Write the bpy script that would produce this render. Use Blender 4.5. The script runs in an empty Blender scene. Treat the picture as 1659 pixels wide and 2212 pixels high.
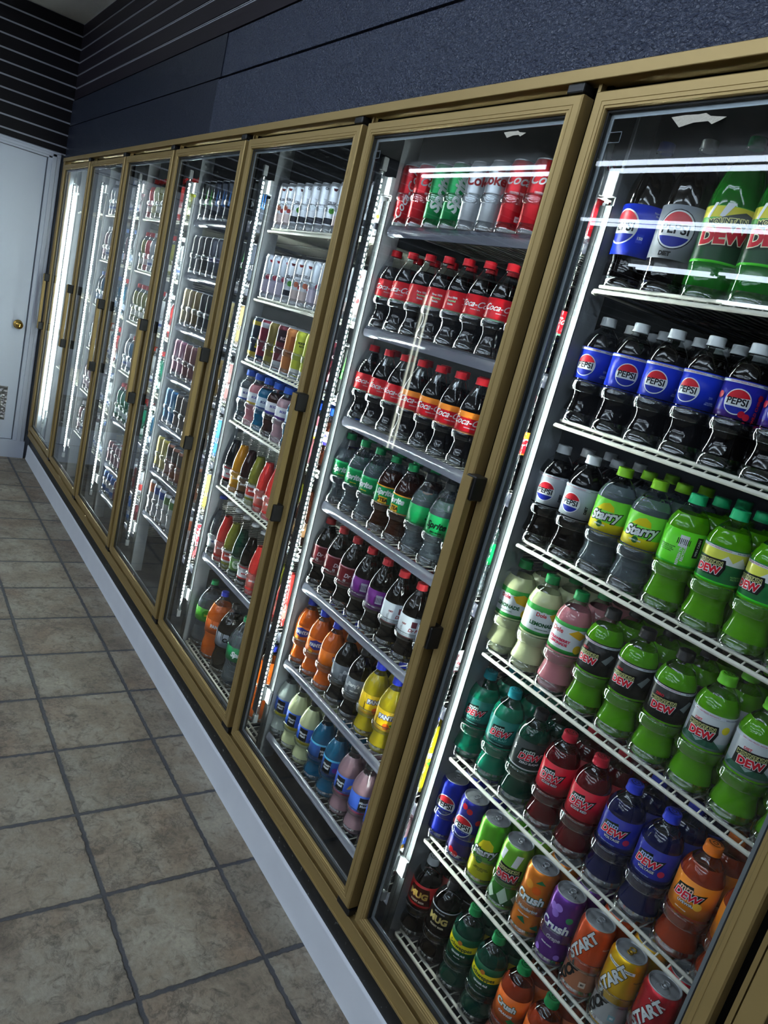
import bpy, bmesh, math, random
from mathutils import Vector, Matrix
random.seed(7)
SC = bpy.context.scene
COL = SC.collection
PI = math.pi

# ------------------------------------------------------------------ camera
cam_d = bpy.data.cameras.new('camera'); cam = bpy.data.objects.new('camera', cam_d); COL.objects.link(cam)
_r = (0.541326, 0.803976, 0.246147); _d = (0.338755, 0.059399, -0.938998); _f = (-0.769552, 0.591688, -0.240197)
m = Matrix(((_r[0], -_d[0], -_f[0], 5.61546), (_r[1], -_d[1], -_f[1], -1.00968), (_r[2], -_d[2], -_f[2], 1.32377), (0, 0, 0, 1)))
cam.matrix_world = m
cam_d.sensor_fit = 'VERTICAL'; cam_d.sensor_height = 36.0; cam_d.lens = 1573.94 / 2212 * 36.0
cam_d.clip_start = 0.02; cam_d.clip_end = 60
SC.camera = cam

# ------------------------------------------------------------------ light levels, world, colour
TUBE = 21.0          # ceiling fluorescent tubes
LED = 230.0           # cooler light strips
EXPO = 0.0
SC.view_settings.view_transform = 'Standard'; SC.view_settings.look = 'None'
SC.view_settings.exposure = EXPO; SC.view_settings.gamma = 1; SC.view_settings.use_curve_mapping = False
w = bpy.data.worlds.new('world'); SC.world = w; w.use_nodes = True
w.node_tree.nodes['Background'].inputs[0].default_value = (0.6, 0.7, 0.9, 1)
w.node_tree.nodes['Background'].inputs[1].default_value = 0.02
cy = SC.cycles
cy.use_denoising = True
cy.max_bounces = 8; cy.diffuse_bounces = 2; cy.glossy_bounces = 3; cy.transmission_bounces = 4
cy.transparent_max_bounces = 20; cy.caustics_reflective = False; cy.caustics_refractive = False
cy.sample_clamp_indirect = 3.0
cy.use_adaptive_sampling = True; cy.adaptive_threshold = 0.06; cy.adaptive_min_samples = 16

# ------------------------------------------------------------------ materials
MATS = {}
def lin(c):
    return tuple(((x/255)/12.92 if x/255 <= .04045 else ((x/255+.055)/1.055)**2.4) for x in c)
def newmat(name):
    mt = bpy.data.materials.new(name); mt.use_nodes = True; MATS[name] = mt
    nt = mt.node_tree; nt.nodes.clear()
    out = nt.nodes.new('ShaderNodeOutputMaterial')
    return mt, nt, out
def N(nt, t, **kw):
    n = nt.nodes.new(t)
    for k, v in kw.items(): setattr(n, k, v)
    return n
def pbsdf(nt, col=(.5, .5, .5), rough=.5, metal=0.0, spec=.5):
    b = nt.nodes.new('ShaderNodeBsdfPrincipled')
    b.inputs['Base Color'].default_value = (*col, 1); b.inputs['Roughness'].default_value = rough
    b.inputs['Metallic'].default_value = metal; b.inputs['Specular IOR Level'].default_value = spec
    return b
def plain(name, rgb, rough=.5, metal=0.0, spec=.5, bump=None, srgb=True, var=0):
    if name in MATS: return MATS[name]
    mt, nt, out = newmat(name)
    c = lin(rgb) if srgb else rgb
    b = pbsdf(nt, c, rough, metal, spec)
    if var:
        tc = N(nt, 'ShaderNodeTexCoord'); nz = N(nt, 'ShaderNodeTexNoise'); nz.inputs['Scale'].default_value = 9; nz.inputs['Detail'].default_value = 6
        nt.links.new(tc.outputs['Object'], nz.inputs['Vector'])
        mx = N(nt, 'ShaderNodeMix', data_type='RGBA')
        mx.inputs[6].default_value = (*[v*(1-var) for v in c], 1); mx.inputs[7].default_value = (*[min(1, v*(1+var)) for v in c], 1)
        nt.links.new(nz.outputs[0], mx.inputs[0]); nt.links.new(mx.outputs[2], b.inputs['Base Color'])
    if bump:
        tc = N(nt, 'ShaderNodeTexCoord'); nz = N(nt, 'ShaderNodeTexNoise'); nz.inputs['Scale'].default_value = bump[0]; nz.inputs['Detail'].default_value = 4
        mp = N(nt, 'ShaderNodeMapping'); mp.inputs['Scale'].default_value = bump[2] if len(bump) > 2 else (1, 1, 1)
        nt.links.new(tc.outputs['Object'], mp.inputs[0]); nt.links.new(mp.outputs[0], nz.inputs['Vector'])
        bp = N(nt, 'ShaderNodeBump'); bp.inputs['Strength'].default_value = bump[1]; bp.inputs['Distance'].default_value = .004
        nt.links.new(nz.outputs[0], bp.inputs['Height']); nt.links.new(bp.outputs[0], b.inputs['Normal'])
    nt.links.new(b.outputs[0], out.inputs[0])
    return mt
def emis(name, rgb, s):
    mt, nt, out = newmat(name); e = N(nt, 'ShaderNodeEmission'); e.inputs[0].default_value = (*rgb, 1); e.inputs[1].default_value = s
    nt.links.new(e.outputs[0], out.inputs[0]); return mt
def clear(name, tint=(.95, .97, .97), f0=.04, fm=1.0, rough=.02, milky=0.0, power=5.0, milkcol=(.7, .75, .8)):
    """thin clear sheet: transparent with a grazing-angle mirror term"""
    if name in MATS: return MATS[name]
    mt, nt, out = newmat(name)
    tr = N(nt, 'ShaderNodeBsdfTransparent'); tr.inputs[0].default_value = (*tint, 1)
    gl = N(nt, 'ShaderNodeBsdfGlossy'); gl.inputs['Roughness'].default_value = rough; gl.inputs[0].default_value = (.95, .95, .95, 1)
    lw = N(nt, 'ShaderNodeLayerWeight'); lw.inputs[0].default_value = .5
    pw = N(nt, 'ShaderNodeMath', operation='POWER'); pw.inputs[1].default_value = power
    ml = N(nt, 'ShaderNodeMath', operation='MULTIPLY_ADD'); ml.inputs[1].default_value = fm - f0; ml.inputs[2].default_value = f0
    nt.links.new(lw.outputs['Facing'], pw.inputs[0]); nt.links.new(pw.outputs[0], ml.inputs[0])
    mx = N(nt, 'ShaderNodeMixShader'); nt.links.new(ml.outputs[0], mx.inputs[0])
    base = tr
    if milky:
        df = N(nt, 'ShaderNodeBsdfDiffuse'); df.inputs[0].default_value = (*milkcol, 1)
        m2 = N(nt, 'ShaderNodeMixShader'); m2.inputs[0].default_value = milky
        nt.links.new(tr.outputs[0], m2.inputs[1]); nt.links.new(df.outputs[0], m2.inputs[2]); base = m2
    nt.links.new(base.outputs[0], mx.inputs[1]); nt.links.new(gl.outputs[0], mx.inputs[2])
    nt.links.new(mx.outputs[0], out.inputs[0]); return mt
def liquid(name, rgb, body=.5, tint=None):
    """coloured drink behind plastic: partly scattering, partly see-through, glossy skin"""
    if name in MATS: return MATS[name]
    mt, nt, out = newmat(name); c = lin(rgb)
    b = pbsdf(nt, c, .08, 0, .4)
    tr = N(nt, 'ShaderNodeBsdfRefraction'); tr.inputs[0].default_value = (*(lin(tint) if tint else c), 1); tr.inputs['IOR'].default_value = 1.28; tr.inputs['Roughness'].default_value = .02
    mx = N(nt, 'ShaderNodeMixShader'); mx.inputs[0].default_value = body
    nt.links.new(tr.outputs[0], mx.inputs[1]); nt.links.new(b.outputs[0], mx.inputs[2])
    gl = N(nt, 'ShaderNodeBsdfGlossy'); gl.inputs['Roughness'].default_value = .05
    lw = N(nt, 'ShaderNodeLayerWeight'); lw.inputs[0].default_value = .5
    pw = N(nt, 'ShaderNodeMath', operation='POWER'); pw.inputs[1].default_value = 4
    ml = N(nt, 'ShaderNodeMath', operation='MULTIPLY_ADD'); ml.inputs[1].default_value = .7; ml.inputs[2].default_value = .035
    ml.inputs[1].default_value = .5; ml.inputs[2].default_value = .02
    nt.links.new(lw.outputs['Facing'], pw.inputs[0]); nt.links.new(pw.outputs[0], ml.inputs[0])
    m2 = N(nt, 'ShaderNodeMixShader'); nt.links.new(ml.outputs[0], m2.inputs[0])
    nt.links.new(mx.outputs[0], m2.inputs[1]); nt.links.new(gl.outputs[0], m2.inputs[2])
    nt.links.new(m2.outputs[0], out.inputs[0]); return mt
def ink(rgb, rough=.35):
    return plain('ink_%02x%02x%02x' % tuple(rgb), rgb, rough, 0, .22)
def canmetal(rgb):
    return plain('can_%02x%02x%02x' % tuple(rgb), rgb, .3, .55, .5)

GOLD = plain('gold_anodised', (164, 140, 90), .44, .45, .4)
BLACK = plain('black_plastic', (14, 14, 15), .45)
DARK = plain('dark_recess', (7, 6, 5), .8, 0, .1)
SPACER = plain('silver_spacer', (150, 158, 165), .4, .6)
RUBBER = plain('black_gasket', (16, 17, 20), .6)
POST = plain('galvanised_steel', (84, 88, 90), .35, .2, .5, bump=(140, .25), var=.10)
POST_LIT = plain('galvanised_steel_lit', (190, 196, 202), .34, .45, .5, bump=(120, .2), var=.12)  # same post steel, lighter colour painted in for light on its side
ALU = plain('aluminium', (185, 190, 195), .28, .9)
CREAM = plain('cream_coated_wire', (228, 224, 210), .35)
WHITEP = plain('white_plastic', (222, 226, 228), .4)
CANTOP = plain('can_lid_metal', (196, 199, 204), .3, .4)
LINER = plain('cooler_liner', (46, 50, 58), .5)
LINERW = plain('white_cooler_liner', (190, 200, 208), .25)
GLASS = clear('door_glass', (.97, .985, .98), .026, .8, .0)
PET = clear('clear_plastic_bottle', (.90, .92, .92), .05, .9, .05, power=3)
TRAY = clear('clear_tray_plastic', (.95, .965, .97), .035, .9, .05, power=3)
STRIPM = clear('price_channel_plastic', (.6, .62, .72), .10, .8, .12, milky=.55, milkcol=(.40, .41, .52), power=3)
LENS = clear('lamp_lens', (.93, .95, .95), .08, .9, .1, milky=.12, power=3)
def frost():
    mt, nt, out = newmat('frosted_lamp_back'); a = pbsdf(nt, lin((196, 206, 214)), .25); t_ = N(nt, 'ShaderNodeBsdfTranslucent'); t_.inputs[0].default_value = (.40, .46, .5, 1)
    tc = N(nt, 'ShaderNodeTexCoord'); vo = N(nt, 'ShaderNodeTexVoronoi'); vo.inputs['Scale'].default_value = 160; nt.links.new(tc.outputs['Object'], vo.inputs['Vector'])
    bp = N(nt, 'ShaderNodeBump'); bp.inputs['Strength'].default_value = .8; bp.inputs['Distance'].default_value = .003; nt.links.new(vo.outputs[0], bp.inputs['Height']); nt.links.new(bp.outputs[0], a.inputs['Normal'])
    m2 = N(nt, 'ShaderNodeMixShader'); m2.inputs[0].default_value = .010; nt.links.new(a.outputs[0], m2.inputs[1]); nt.links.new(t_.outputs[0], m2.inputs[2]); nt.links.new(m2.outputs[0], out.inputs[0]); return mt
FROST = frost()
THICK = clear('thick_clear_plastic', (.965, .975, .98), .07, .95, .05, power=2.2)
SCREENW = emis('led_light', (.90, 1.0, .97), LED)
TUBEM = emis('tube_light', (.72, .84, 1.0), TUBE)

def wall_panel_mat(name, rgb, bump, scale, rough=.42):
    mt, nt, out = newmat(name); b = pbsdf(nt, lin(rgb), rough, 0, .5)
    tc = N(nt, 'ShaderNodeTexCoord'); mp = N(nt, 'ShaderNodeMapping'); mp.inputs['Scale'].default_value = (1, 1, 1.7)
    mp.inputs['Rotation'].default_value = (0, .5, 0)
    nz = N(nt, 'ShaderNodeTexNoise'); nz.inputs['Scale'].default_value = scale; nz.inputs['Detail'].default_value = 2.5; nz.inputs['Distortion'].default_value = .6
    nt.links.new(tc.outputs['Object'], mp.inputs[0]); nt.links.new(mp.outputs[0], nz.inputs['Vector'])
    bp = N(nt, 'ShaderNodeBump'); bp.inputs['Strength'].default_value = bump; bp.inputs['Distance'].default_value = .009
    nt.links.new(nz.outputs[0], bp.inputs['Height']); nt.links.new(bp.outputs[0], b.inputs['Normal'])
    nt.links.new(b.outputs[0], out.inputs[0]); return mt
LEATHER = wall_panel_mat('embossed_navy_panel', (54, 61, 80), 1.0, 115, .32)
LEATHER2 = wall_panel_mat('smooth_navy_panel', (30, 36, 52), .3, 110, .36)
SLATM = plain('dark_slat_panel', (13, 10, 16), .5, 0, .25)
SLATG = plain('slat_metal_insert', (170, 174, 186), .4, .3)
SLATM2 = plain('plum_slat_panel', (28, 22, 32), .5, 0, .3)
WALLP = plain('grey_wall_paint', (112, 118, 130), .6)
WALLD = plain('dark_wall_paint', (44, 46, 52), .6)
CEILM = plain('ceiling_board', (250, 252, 250), .85, bump=(60, .3))
DOORW = plain('white_door_paint', (212, 220, 234), .42, bump=(25, .08))
TRIMW = plain('white_trim_paint', (205, 212, 226), .4)
BASEW = plain('white_cove_base', (238, 243, 252), .5, var=.06)
BRASS = plain('polished_brass', (210, 170, 90), .15, 1.0)

def kick_mat():
    mt, nt, out = newmat('chipped_black_paint'); b = pbsdf(nt, lin((20, 22, 22)), .5)
    tc = N(nt, 'ShaderNodeTexCoord'); nz = N(nt, 'ShaderNodeTexNoise'); nz.inputs['Scale'].default_value = 75; nz.inputs['Detail'].default_value = 5
    cr = N(nt, 'ShaderNodeValToRGB'); cr.color_ramp.elements[0].position = .64; cr.color_ramp.elements[0].color = (*lin((18, 20, 20)), 1)
    cr.color_ramp.elements[1].position = .70; cr.color_ramp.elements[1].color = (*lin((120, 126, 122)), 1)
    nt.links.new(tc.outputs['Object'], nz.inputs['Vector']); nt.links.new(nz.outputs[0], cr.inputs[0])
    nt.links.new(cr.outputs[0], b.inputs['Base Color']); nt.links.new(b.outputs[0], out.inputs[0]); return mt
KICK = kick_mat()
def plate_mat():
    mt, nt, out = newmat('diamond_plate'); b = pbsdf(nt, lin((165, 165, 165)), .3, .9)
    tc = N(nt, 'ShaderNodeTexCoord'); mp = N(nt, 'ShaderNodeMapping'); mp.inputs['Rotation'].default_value = (PI/4, 0, 0); mp.inputs['Scale'].default_value = (1, 1, 1)
    ck = N(nt, 'ShaderNodeTexChecker'); ck.inputs['Scale'].default_value = 45
    wv = N(nt, 'ShaderNodeTexVoronoi'); wv.inputs['Scale'].default_value = 55
    nt.links.new(tc.outputs['Object'], mp.inputs[0]); nt.links.new(mp.outputs[0], wv.inputs['Vector'])
    bp = N(nt, 'ShaderNodeBump'); bp.inputs['Strength'].default_value = .9; bp.inputs['Distance'].default_value = .01
    nt.links.new(wv.outputs[0], bp.inputs['Height']); nt.links.new(bp.outputs[0], b.inputs['Normal'])
    nt.links.new(b.outputs[0], out.inputs[0]); return mt
PLATE = plate_mat()
TILE = .3180
def floor_mat():
    mt, nt, out = newmat('floor_tile'); b = pbsdf(nt, (.2, .18, .16), .45, 0, .45)
    L = nt.links.new
    tc = N(nt, 'ShaderNodeTexCoord')
    nd = N(nt, 'ShaderNodeTexNoise'); nd.inputs['Scale'].default_value = 60; nd.inputs['Detail'].default_value = 3
    L(tc.outputs['Object'], nd.inputs['Vector'])
    sub = N(nt, 'ShaderNodeVectorMath', operation='SUBTRACT'); sub.inputs[1].default_value = (.5, .5, .5); L(nd.outputs[1], sub.inputs[0])
    sc = N(nt, 'ShaderNodeVectorMath', operation='SCALE'); sc.inputs['Scale'].default_value = .010; L(sub.outputs[0], sc.inputs[0])
    ad = N(nt, 'ShaderNodeVectorMath', operation='ADD'); L(tc.outputs['Object'], ad.inputs[0]); L(sc.outputs[0], ad.inputs[1])
    sx = N(nt, 'ShaderNodeSeparateXYZ'); L(ad.outputs[0], sx.inputs[0])
    def M(op, a, bv=None, c=None):
        n = N(nt, 'ShaderNodeMath', operation=op)
        for i, v in enumerate((a, bv, c)):
            if v is None: continue
            if isinstance(v, (int, float)): n.inputs[i].default_value = v
            else: L(v, n.inputs[i])
        return n.outputs[0]
    def edge(o, off):
        t = M('DIVIDE', M('SUBTRACT', o, off), TILE)
        fr = M('FRACT', t); d = M('MINIMUM', fr, M('SUBTRACT', 1.0, fr))
        return M('MULTIPLY', d, TILE), M('FLOOR', t)
    dx, ix = edge(sx.outputs[0], 4.418 - 40*TILE); dy, iy = edge(sx.outputs[1], -.097 - 40*TILE)
    d = M('MINIMUM', dx, dy)
    mr = N(nt, 'ShaderNodeMapRange'); mr.inputs[1].default_value = .0045; mr.inputs[2].default_value = .0075; L(d, mr.inputs[0])
    mask = mr.outputs[0]
    cx = N(nt, 'ShaderNodeCombineXYZ'); L(ix, cx.inputs[0]); L(iy, cx.inputs[1])
    wn = N(nt, 'ShaderNodeTexWhiteNoise'); L(cx.outputs[0], wn.inputs[0])
    ofs = N(nt, 'ShaderNodeVectorMath', operation='MULTIPLY_ADD'); L(wn.outputs[1], ofs.inputs[0]); ofs.inputs[1].default_value = (9, 9, 9); L(tc.outputs['Object'], ofs.inputs[2])
    n1 = N(nt, 'ShaderNodeTexNoise'); n1.inputs['Scale'].default_value = 6; n1.inputs['Detail'].default_value = 7; n1.inputs['Roughness'].default_value = .62; L(ofs.outputs[0], n1.inputs['Vector'])
    cr = N(nt, 'ShaderNodeValToRGB'); e = cr.color_ramp.elements
    e[0].position = .28; e[0].color = (*lin((112, 100, 86)), 1); e[1].position = .75; e[1].color = (*lin((178, 168, 148)), 1)
    a = e.new(.45); a.color = (*lin((142, 129, 111)), 1); a = e.new(.6); a.color = (*lin((158, 150, 134)), 1)
    L(n1.outputs[0], cr.inputs[0])
    n3 = N(nt, 'ShaderNodeTexNoise'); n3.inputs['Scale'].default_value = 3.4; n3.inputs['Detail'].default_value = 3; L(ofs.outputs[0], n3.inputs['Vector'])
    c3 = N(nt, 'ShaderNodeMapRange'); c3.inputs[1].default_value = .52; c3.inputs[2].default_value = .75; c3.inputs[4].default_value = .55; L(n3.outputs[0], c3.inputs[0])
    mr3 = N(nt, 'ShaderNodeMix', data_type='RGBA'); L(c3.outputs[0], mr3.inputs[0]); L(cr.outputs[0], mr3.inputs[6]); mr3.inputs[7].default_value = (*lin((138, 108, 84)), 1)
    n4 = N(nt, 'ShaderNodeTexNoise'); n4.inputs['Scale'].default_value = 8; n4.inputs['Detail'].default_value = 9; n4.inputs['Roughness'].default_value = .72; L(ofs.outputs[0], n4.inputs['Vector'])
    rid = M('ABSOLUTE', M('SUBTRACT', n4.outputs[0], .5))
    rk = N(nt, 'ShaderNodeMapRange'); rk.inputs[1].default_value = 0; rk.inputs[2].default_value = .028; rk.inputs[3].default_value = .62; L(rid, rk.inputs[0])
    pm = N(nt, 'ShaderNodeMapRange'); pm.inputs[1].default_value = .46; pm.inputs[2].default_value = .62; L(n3.outputs[0], pm.inputs[0])
    crk = M('MAXIMUM', rk.outputs[0], M('SUBTRACT', 1.0, pm.outputs[0]))
    n5 = N(nt, 'ShaderNodeTexNoise'); n5.inputs['Scale'].default_value = 110; n5.inputs['Detail'].default_value = 4; L(ofs.outputs[0], n5.inputs['Vector'])
    edg = N(nt, 'ShaderNodeMapRange'); edg.inputs[1].default_value = .006; edg.inputs[2].default_value = .03; edg.inputs[3].default_value = .86; L(d, edg.inputs[0])
    n2 = N(nt, 'ShaderNodeTexNoise'); n2.inputs['Scale'].default_value = 30; n2.inputs['Detail'].default_value = 9; n2.inputs['Roughness'].default_value = .7; n2.inputs['Distortion'].default_value = .9; L(ofs.outputs[0], n2.inputs['Vector'])
    pit = N(nt, 'ShaderNodeMapRange'); pit.inputs[1].default_value = .30; pit.inputs[2].default_value = .50; L(n2.outputs[0], pit.inputs[0])
    mp = N(nt, 'ShaderNodeMix', data_type='RGBA'); L(pit.outputs[0], mp.inputs[0]); mp.inputs[6].default_value = (*lin((92, 82, 71)), 1); L(mr3.outputs[2], mp.inputs[7])
    hv = N(nt, 'ShaderNodeHueSaturation'); L(mp.outputs[2], hv.inputs['Color'])
    L(M('MULTIPLY', M('MULTIPLY', M('MULTIPLY_ADD', wn.outputs[0], .22, .84), M('MULTIPLY_ADD', n5.outputs[0], .7, .66)), M('MULTIPLY', crk, edg.outputs[0])), hv.inputs['Value'])
    mg = N(nt, 'ShaderNodeMix', data_type='RGBA'); L(mask, mg.inputs[0]); mg.inputs[6].default_value = (*lin((70, 70, 74)), 1); L(hv.outputs[0], mg.inputs[7])
    L(mg.outputs[2], b.inputs['Base Color'])
    h = M('ADD', M('MULTIPLY', mask, .7), M('ADD', M('MULTIPLY', n2.outputs[0], .5), M('ADD', M('MULTIPLY', n4.outputs[0], .8), M('MULTIPLY', crk, .3))))
    bp = N(nt, 'ShaderNodeBump'); bp.inputs['Strength'].default_value = .9; bp.inputs['Distance'].default_value = .006; L(h, bp.inputs['Height']); L(bp.outputs[0], b.inputs['Normal'])
    nt.links.new(b.outputs[0], out.inputs[0]); return mt
FLOORM = floor_mat()

# ------------------------------------------------------------------ mesh helpers
class MB:
    """collects shapes with materials and links them as ONE mesh object"""
    def __init__(self): self.bm = bmesh.new(); self.mats = []
    def mi(self, m):
        if m not in self.mats: self.mats.append(m)
        return self.mats.index(m)
    def box(self, x0, x1, y0, y1, z0, z1, m, bev=0):
        b = self.bm; i = self.mi(m)
        v = [b.verts.new(p) for p in ((x0,y0,z0),(x1,y0,z0),(x1,y1,z0),(x0,y1,z0),(x0,y0,z1),(x1,y0,z1),(x1,y1,z1),(x0,y1,z1))]
        fs = [b.faces.new([v[k] for k in q]) for q in ((0,3,2,1),(4,5,6,7),(0,1,5,4),(1,2,6,5),(2,3,7,6),(3,0,4,7))]
        for f in fs: f.material_index = i
        if bev:
            es = list({e for f in fs for e in f.edges})
            bmesh.ops.bevel(b, geom=es, offset=bev, segments=2, profile=.5, affect='EDGES', material=-1)
    def tube(self, pts, r, m, seg=8, cap=True):
        b = self.bm; i = self.mi(m); rings = []
        P = [Vector(p) for p in pts]
        for k, p in enumerate(P):
            t = (P[min(k+1, len(P)-1)] - P[max(k-1, 0)]).normalized()
            up = Vector((0, 0, 1)) if abs(t.z) < .9 else Vector((1, 0, 0))
            a = t.cross(up).normalized(); c = t.cross(a)
            rings.append([b.verts.new(p + a*r*math.cos(2*PI*s/seg) + c*r*math.sin(2*PI*s/seg)) for s in range(seg)])
        for A, B in zip(rings, rings[1:]):
            for s in range(seg):
                f = b.faces.new((A[s], A[(s+1) % seg], B[(s+1) % seg], B[s])); f.material_index = i; f.smooth = True
        if cap:
            for R in (rings[0], rings[-1]):
                f = b.faces.new(R); f.material_index = i
    def lathe(self, prof, m, seg=32, mod=None, cx=0, cy_=0, matf=None, a0=0, a1=2*PI):
        b = self.bm; full = abs(a1-a0-2*PI) < 1e-6; rings = []
        n = seg if full else seg+1
        for r, z in prof:
            if r < 1e-6: rings.append([b.verts.new((cx, cy_, z))]); continue
            R = []
            for s in range(n):
                th = a0+(a1-a0)*s/seg; rr = r*(mod(th, z) if mod else 1)
                R.append(b.verts.new((cx+rr*math.sin(th), cy_-rr*math.cos(th), z)))
            rings.append(R)
        for k, (A, B) in enumerate(zip(rings, rings[1:])):
            mm = self.mi(matf(prof[k], prof[k+1]) if matf else m)
            for s in range(seg):
                s2 = (s+1) % n
                if len(A) == 1 and len(B) == 1: continue
                if len(A) == 1: vs = (A[0], B[s2], B[s])
                elif len(B) == 1: vs = (A[s], A[s2], B[0])
                else: vs = (A[s], A[s2], B[s2], B[s])
                f = b.faces.new(vs); f.material_index = mm; f.smooth = True
    def mesh(self, name):
        me = bpy.data.meshes.new(name); bmesh.ops.recalc_face_normals(self.bm, faces=self.bm.faces[:]); self.bm.to_mesh(me); self.bm.free()
        for m in self.mats: me.materials.append(m)
        return me
    def build(self, name, parent=None, loc=None):
        return link(name, self.mesh(name), parent, loc)
def link(name, data, parent=None, loc=None):
    o = bpy.data.objects.new(name, data); COL.objects.link(o)
    if parent: o.parent = parent
    if loc: o.location = loc
    return o
def tag(o, label=None, cat=None, group=None, kind=None):
    for k, v in (('label', label), ('category', cat), ('group', group), ('kind', kind)):
        if v: o[k] = v
    return o
def empty(name, loc, label, cat, group=None, rz=0):
    o = link(name, None, None, loc); o.empty_display_size = .02; o.rotation_euler = (0, 0, rz); return tag(o, label, cat, group)
def struct(name, mb):
    return tag(mb.build(name), kind='structure')
def sweep_rect(mb, x0, x1, z0, z1, prof, m):
    """mitred frame: prof = (inset, y) points swept round a rectangle"""
    i = mb.mi(m); rings = []
    for s, y in prof:
        rings.append([mb.bm.verts.new(p) for p in ((x0+s, y, z0+s), (x1-s, y, z0+s), (x1-s, y, z1-s), (x0+s, y, z1-s))])
    for A, B in zip(rings, rings[1:]):
        for k in range(4):
            f = mb.bm.faces.new((A[k], A[(k+1) % 4], B[(k+1) % 4], B[k])); f.material_index = i

# ------------------------------------------------------------------ the setting
FZ = -.247; W = .762; XW = -.10; CZ = 2.67; XE = 7.6; YE = -9.0
b = MB(); b.box(XW-.1, XE, YE, .06, FZ-.05, FZ, FLOORM); struct('floor', b)
b = MB(); b.box(XW-.1, XE, YE, 1.2, CZ, CZ+.05, CEILM); struct('ceiling', b)
b = MB()   # left wall with slat panels above the white door
b.box(XW-.1, XW-.012, YE, 1.2, FZ, CZ, WALLP)
zs = [1.868, 1.914, 1.990, 2.066, 2.141, 2.215, 2.289, 2.362, 2.440, 2.517, 2.594, CZ]
for a, c in zip(zs, zs[1:]):
    b.box(XW-.012, XW, YE, .03, a+.006, c-.004, SLATM)
    b.box(XW-.011, XW-.003, YE, .03, a-.004, a+.006, SLATG)
struct('wall_left', b)
b = MB(); b.box(XE, XE+.1, YE, 1.2, FZ, CZ, WALLD); struct('wall_right', b)
b = MB(); b.box(XW-.1, XE, YE-.1, YE, FZ, CZ, WALLD)
for k in range(10): b.box(XW, XE, YE, YE+.01, 1.9+k*.075, 1.968+k*.075, SLATM)
struct('wall_front', b)
b = MB()   # wall above and beside the cooler
b.box(XW, XE, .045, .12, 1.84, CZ, SLATM)
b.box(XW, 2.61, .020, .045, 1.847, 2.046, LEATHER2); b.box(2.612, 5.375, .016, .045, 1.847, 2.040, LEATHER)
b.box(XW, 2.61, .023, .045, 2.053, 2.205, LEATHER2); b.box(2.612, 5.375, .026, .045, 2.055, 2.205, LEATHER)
b.box(5.375, XE, .02, .045, 1.80, 2.205, LEATHER)
zz = [2.207, 2.285, 2.365, 2.440, 2.517, 2.594, CZ]
for a, c in zip(zz, zz[1:]):
    b.box(XW, XE, .028, .045, a+.007, c-.007, SLATM2)
    b.box(XW, XE, .0300, .045, c-.006, c-.001, SLATG); b.box(XW, XE, .0300, .045, c+.002, c+.005, SLATG)
struct('wall_back', b)
b = MB(); b.box(5.375, XE, .02, .12, FZ, 1.80, KICK); struct('wall_side', b)

# cove baseboard and the black strip under the doors
b = MB(); i = b.mi(BASEW)
pr = [(.016, FZ), (.018, FZ+.008), (.020, FZ+.03), (.022, -.150), (.023, -.143), (.030, -.140), (.045, -.139)]
rg = [[b.bm.verts.new((x, y, z)) for y, z in pr] for x in (XW+.02, 5.5)]
for k in range(len(pr)-1):
    f = b.bm.faces.new((rg[0][k], rg[1][k], rg[1][k+1], rg[0][k+1])); f.material_index = i; f.smooth = True
struct('baseboard_back', b)
b = MB(); b.box(XW+.02, 5.5, .028, .06, FZ, -.066, KICK); struct('trim_3', b)

# white door in the left wall
b = MB()
b.box(XW-.03, XW-.006, -1.02, -.088, -.115, 1.82, DOORW)
dr = tag(b.build('door_1'), 'white painted flush door with brass knob', None, None, 'structure')
b = MB(); b.lathe([(0, 0), (.031, 0), (.031, .004), (.012, .008), (.011, .028), (.022, .036), (.027, .048), (.023, .060), (.008, .066), (0, .066)], BRASS, 24)
k = b.build('door_knob', dr); k.location = (XW-.006, -.135, .706); k.rotation_euler = (0, PI/2, 0)
b = MB(); b.box(XW-.006, XW-.003, -.88, -.148, .02, .262, PLATE, .001); b.build('kick_plate', dr)
b = MB()
for y0, y1, d in ((-.080, -.056, .010), (-.056, -.030, .018), (-.030, -.006, .014)): b.box(XW-.012, XW+d, y0, y1, FZ+.06, 1.862, TRIMW, .002)
for z0, z1, d in ((1.824, 1.838, .010), (1.838, 1.856, .018), (1.856, 1.868, .014)): b.box(XW-.012, XW+d, -1.1, -.006, z0, z1, TRIMW, .002)
struct('trim_1', b)
b = MB(); b.box(XW-.02, XW+.02, -1.1, .0, FZ, -.120, TRIMW); struct('trim_2', b)

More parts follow.
